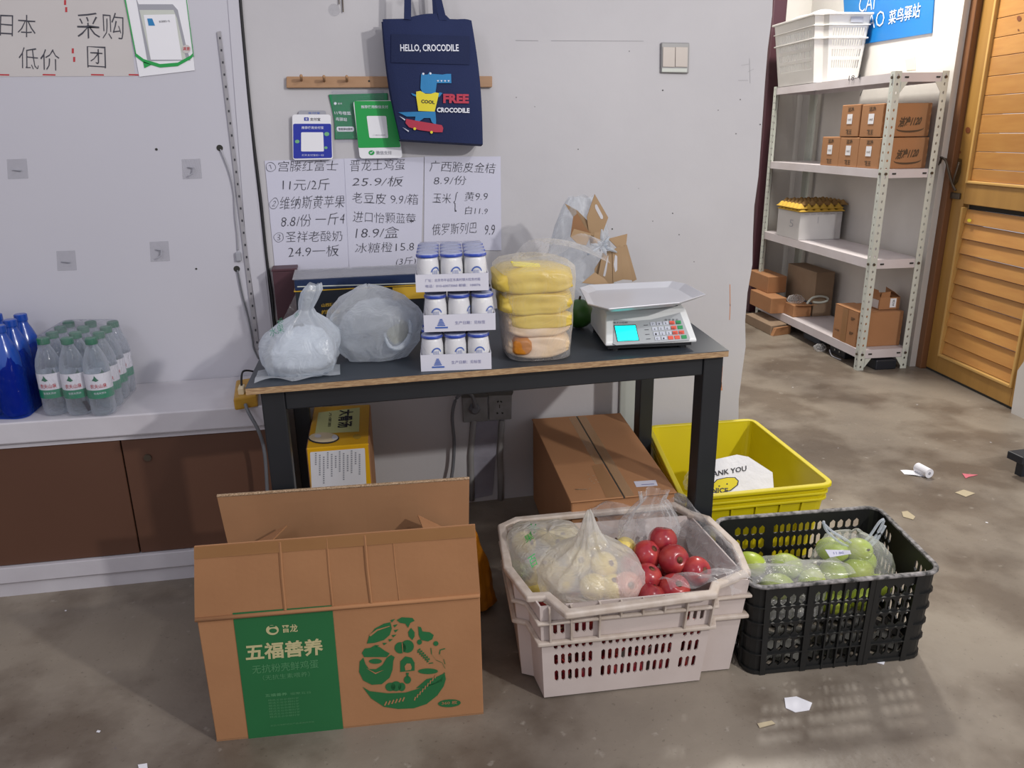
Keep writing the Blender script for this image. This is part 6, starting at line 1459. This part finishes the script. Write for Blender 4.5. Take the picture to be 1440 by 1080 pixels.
scarton('grey_liner', .815, .92, .142, .149, .1140, .2, M['foam_in'], 'dark grey liner sheet beside opened carton on bottom shelf', cat='liner')
fbx = thing('flat_carton', 'flat brown carton lying on floor by the shelf far end', 'box', (2.66, 4.45, 0))
bm = B(); box8(bm, [(2.635, 4.335, 0), (2.765, 4.36, 0), (2.80, 4.72, 0), (2.655, 4.70, 0), (2.635, 4.335, .062), (2.765, 4.36, .062), (2.80, 4.72, .062), (2.655, 4.70, .062)]); obj('carton', bm, M['card_dark'], fbx, mods=bevel(.003, 1))
bm = B(); box8(bm, [(2.64, 4.31, 0.001), (2.775, 4.335, 0.001), (2.77, 4.34, 0.001), (2.635, 4.335, 0.001), (2.66, 4.31, .05), (2.775, 4.335, .055), (2.77, 4.34, .055), (2.65, 4.33, .05)]); obj('end_flap', bm, M['card'], fbx)
# junk under the shelf
for a, b, w_, d_, h_, nm, m_, lb in ((-.01, .10, .10, .12, .055, 'black_box', 'nblk', 'black square box on the floor under the near end of shelf'), (.22, .05, .16, .1, .05, 'black_device', 'nblk', 'black device with round screws under the shelf front'), (.52, .06, .2, .12, .045, 'dark_bundle', 'foam_in', 'dark bundle on the floor deep under the shelf')):
    t = thing(nm, lb, 'clutter', sq_(a, b, 0)); bm = B(); sbox(bm, a, a+w_, b, b+d_, 0, h_); obj('body', bm, M[m_], t, mods=bevel(.006))
    if nm == 'black_device':
        bm = B(); [tube(bm, [sq_(a+s, b-.001, .03), sq_(a+s, b-.004, .03)], .006, 8) for s in (.05, .1)]; obj('screw', bm, M['steel'], t)
        bm = B(); tube(bm, smoothpts([sq_(a+.12, b-.02, .004), sq_(a+.10, b-.035, .03), sq_(a+.06, b-.04, .006), sq_(a-.02, b-.03, .004)]), .003, 6); obj('cable', bm, M['wire'], t)
t = thing('plastic_scrap', 'crumpled clear plastic scrap under the shelf edge', 'litter', sq_(.40, .0, 0)); bag('scrap', sq_(.42, .01, .0), .035, .04, [(.8, .001, 0), (1, .015, .4), (.5, .035, .6), (.1, .04, .5)], M['bag_clear'], 99, lump=.4, pl_amt=.2, n=32, parent=t)
# clean white crate on top of the shelf
tc_ = thing('white_crate', 'clean white slotted crate on top of the shelf unit', 'crate', sq_(1.0, .14, 1.507))
def tq(a, b): p = SO+SU*a+SV*b; return (p.x, p.y)
b4 = [(.79, .012), (.79, .268), (1.27, .268), (1.27, .012)]
t4 = [(.755, -.035), (.755, .285), (1.29, .285), (1.29, -.035)]
def nest(P):   # short end nearest the camera is recessed at one corner
    (a0, b0), (_, b1), (a1, _), _ = P
    return [tq(a0+.03, b0), tq(a0+.03, b0+.055), tq(a0, b0+.07), tq(a0, b1), tq(a1, b1), tq(a1, b0)]
CH = .362
cbt, ctp = nest(b4), nest(t4)
colE = [(.10+.065*i, .10+.065*i+.036) for i in range(13)]; rwE = [(.20, .33), (.37, .49), (.53, .63), (.67, .80)]
colL = [(.08+.04*i, .08+.04*i+.018) for i in range(22)]
bm = B(); 
walls(bm, cbt, ctp, CH, .004, {2: (colE, rwE, None), 5: (colL, rwE, None)})
raise_(bm, 1.507); obj('walls', bm, M['crate_clean'], tc_)
bm = B(); floor_poly(bm, cbt, 1.509, 1.515); obj('base', bm, M['crate_clean'], tc_)
bm = B(); band(bm, ctp, CH-.008, CH+.004, .012, inn=.004); band(bm, lerp2(cbt, ctp, .64), CH*.64, CH*.64+.008, .010); band(bm, lerp2(cbt, ctp, .83), CH*.83, CH*.83+.006, .009); raise_(bm, 1.507); obj('rim', bm, M['crate_clean'], tc_, mods=bevel(.003))
bm = B(); P1_, P2_ = Vector(ctp[2]), Vector(ctp[3]); 
for s0, s1 in ((.52, .82),):
    a = P1_.lerp(P2_, s0); b = P1_.lerp(P2_, s1); n3 = Vector((-SU.x, -SU.y, 0))*.002
    ngon(bm, [Vector((a.x, a.y, 1.507+CH*.87))+n3, Vector((b.x, b.y, 1.507+CH*.87))+n3, Vector((b.x, b.y, 1.507+CH*.95))+n3, Vector((a.x, a.y, 1.507+CH*.95))+n3])
obj('hand_slot', bm, M['grey'], tc_)
bm = B(); grid(bm, lambda u, v: sq_(.80+.3*u, -.02+.14*v, 1.875+.018*math.sin(PI*v)+.008*math.sin(9*u)), 18, 8); obj('plastic_liner', bm, M['bag_milky'], tc_, smooth=True)

# blue sign on the right wall
bs = thing('blue_wall_sign', 'bright blue rectangular shop sign with white characters on right wall', 'sign', RP.hit(1260, 60))
bm = B(); slab(bm, RP, [(1185, -50), (1321, -90), (1311.5, 46.5), (1191, 66)][::-1], 0.001, .008); bmesh.ops.recalc_face_normals(bm, faces=bm.faces); obj('board', bm, M['bsign'], bs, mods=bevel(.001, 1))
bm = B(); textbm(bm, '菜鸟驿站', RP, (1249, 35), (1293, 24), (1251, 15), .011, .008)
textbm(bm, 'CAI', RP, (1207, 18), (1229, 13), (1209, -4), .011, -.01); textbm(bm, 'NIAO', RP, (1205, 45), (1243, 36), (1206, 24), .011, -.01)
obj('white_lettering', bm, M['pwhite'], bs)
bm = B(); slab(bm, RP, [(1273, 84), (1287, 80), (1288, 98), (1275, 99)][::-1], .0005, .002); o = obj('wall_sticker', bm, M['cream']); tag(o, 'faint cream paper remnant on the wall above the shelf', 'paper')
bm = B(); 
for pts in (((1209, 135), (1216, 117)), ((1217, 123), (1231, 119))):
    (a, b), (c, d) = pts; px(bm, RP, [(a, b), (a+.8, b), (c+.8, d), (c, d)] if abs(a-c) < 9 else [(a, b), (c, d), (c, d+.8), (a, b+.8)], .001)
o = obj('handwritten_wall_mark', bm, M['ink']); tag(o, 'thin pen strokes on wall under the top shelf board', 'mark')

# ------------------------------------------------------------------ floor litter and stand
ro = thing('paper_roll', 'small white paper roll lying on floor with loose end', 'paper roll', ZP(0).hit(1297, 670))
a = ZP(.018).hit(1290, 657); b = ZP(.018).hit(1305, 665)
a.z = b.z = .0185
d = (b-a).normalized(); b = a+d*.062; n8 = 24
bm = B(); tube(bm, [a, b], .018, 20); obj('roll', bm, M['tissue'], ro, smooth=False)
bm = B(); tube(bm, [b-d*.001, b+d*.0005], .006, 12); obj('core', bm, M['grey'], ro)
bm = B(); p1 = ZP(0.001).hit(1266, 661); p2 = ZP(.001).hit(1272, 667); grid(bm, lambda u, v: (p1.lerp(p2, v)).lerp((a+(b-a)*v-Vector((0, 0, .0175))), u)+Vector((0, 0, .003*math.sin(PI*u))), 8, 3); obj('loose_end', bm, M['tissue'], ro)
CPl = Pl((a+b)/2+Vector((-.004, -.0185, .0)), (-.2, -1, .5)); bm = B(); textbm(bm, '热敏纸卷', CPl, (1286, 668), (1296, 672), (1287, 661), 0.001, 0); obj('dark_lettering', bm, M['grey'], ro)
def scrap(pts, m, lb, nm='paper_scrap', z=.0015):
    bm = B(); slab(bm, ZP(0), pts, .0008, z+.0008); tag(obj(nm, bm, M[m]), lb, 'litter')
scrap([(1353, 666), (1360, 667), (1375, 668), (1362, 671), (1358, 673)], 'pink', 'pink paper scrap on the floor at the right')
scrap([(1343, 693), (1355, 689), (1371, 694), (1358, 699)], 'tan', 'cream diamond paper scrap on floor below the pink one')
scrap([(1268, 720), (1276, 719), (1287, 727), (1284, 731), (1270, 727)], 'tan', 'tan dried leaf scrap behind the black crate')
scrap([(1103, 982), (1120, 980), (1142, 989), (1138, 999), (1118, 1002), (1105, 996)], 'tissue', 'white paper scrap on floor in front of black crate')
scrap([(1226, 930), (1245, 928), (1243, 935)], 'tissue', 'small white triangle scrap at the black crate corner')
scrap([(194, 1076), (207, 1074), (208, 1084), (196, 1084)], 'tissue', 'white scrap at bottom left edge of floor')
scrap([(1065, 1018), (1085, 1014), (1090, 1018), (1068, 1024)], 'tan', 'thin tan sliver left of the white floor scrap')
bm = B()
for k in range(70):
    x, y = random.uniform(-1.1, 3.0), random.uniform(.95, 4.2); r_ = random.uniform(.0015, .005)
    if -.25 < x < 1.45 and 1.35 < y < 2.5: continue
    if x < 1.4 and y > 2.1: continue
    a = random.random()*3; ngon(bm, [(x+r_*math.cos(a+i*1.6+random.random()*.5), y+r_*math.sin(a+i*1.6), .0012) for i in range(4)])
fl = obj('floor_crumbs', bm, M['tissue']); tag(fl, 'tiny pale crumbs scattered over the concrete floor', 'crumbs'); fl['kind'] = 'stuff'
bk = thing('black_stand', 'black square-edged stand base cut by the right frame edge', 'stand', (2.6, 2.1, 0))
q = ZP(.085).hit(1429, 641); 
bm = B(); bx(bm, q.x, q.x+.5, q.y-.03, q.y+.04, .06, .09); obj('foot_bar', bm, M['nblk'], bk, mods=bevel(.003))
bm = B(); bx(bm, q.x+.03, q.x+.06, q.y-.01, q.y+.02, 0, .06); obj('leg', bm, M['nblk'], bk); bm = B(); bx(bm, q.x+.44, q.x+.47, q.y-.01, q.y+.02, 0, .06); obj('leg', bm, M['nblk'], bk)

# tidy helper properties
for o in bpy.data.objects:
    if '_base' in o: del o['_base']
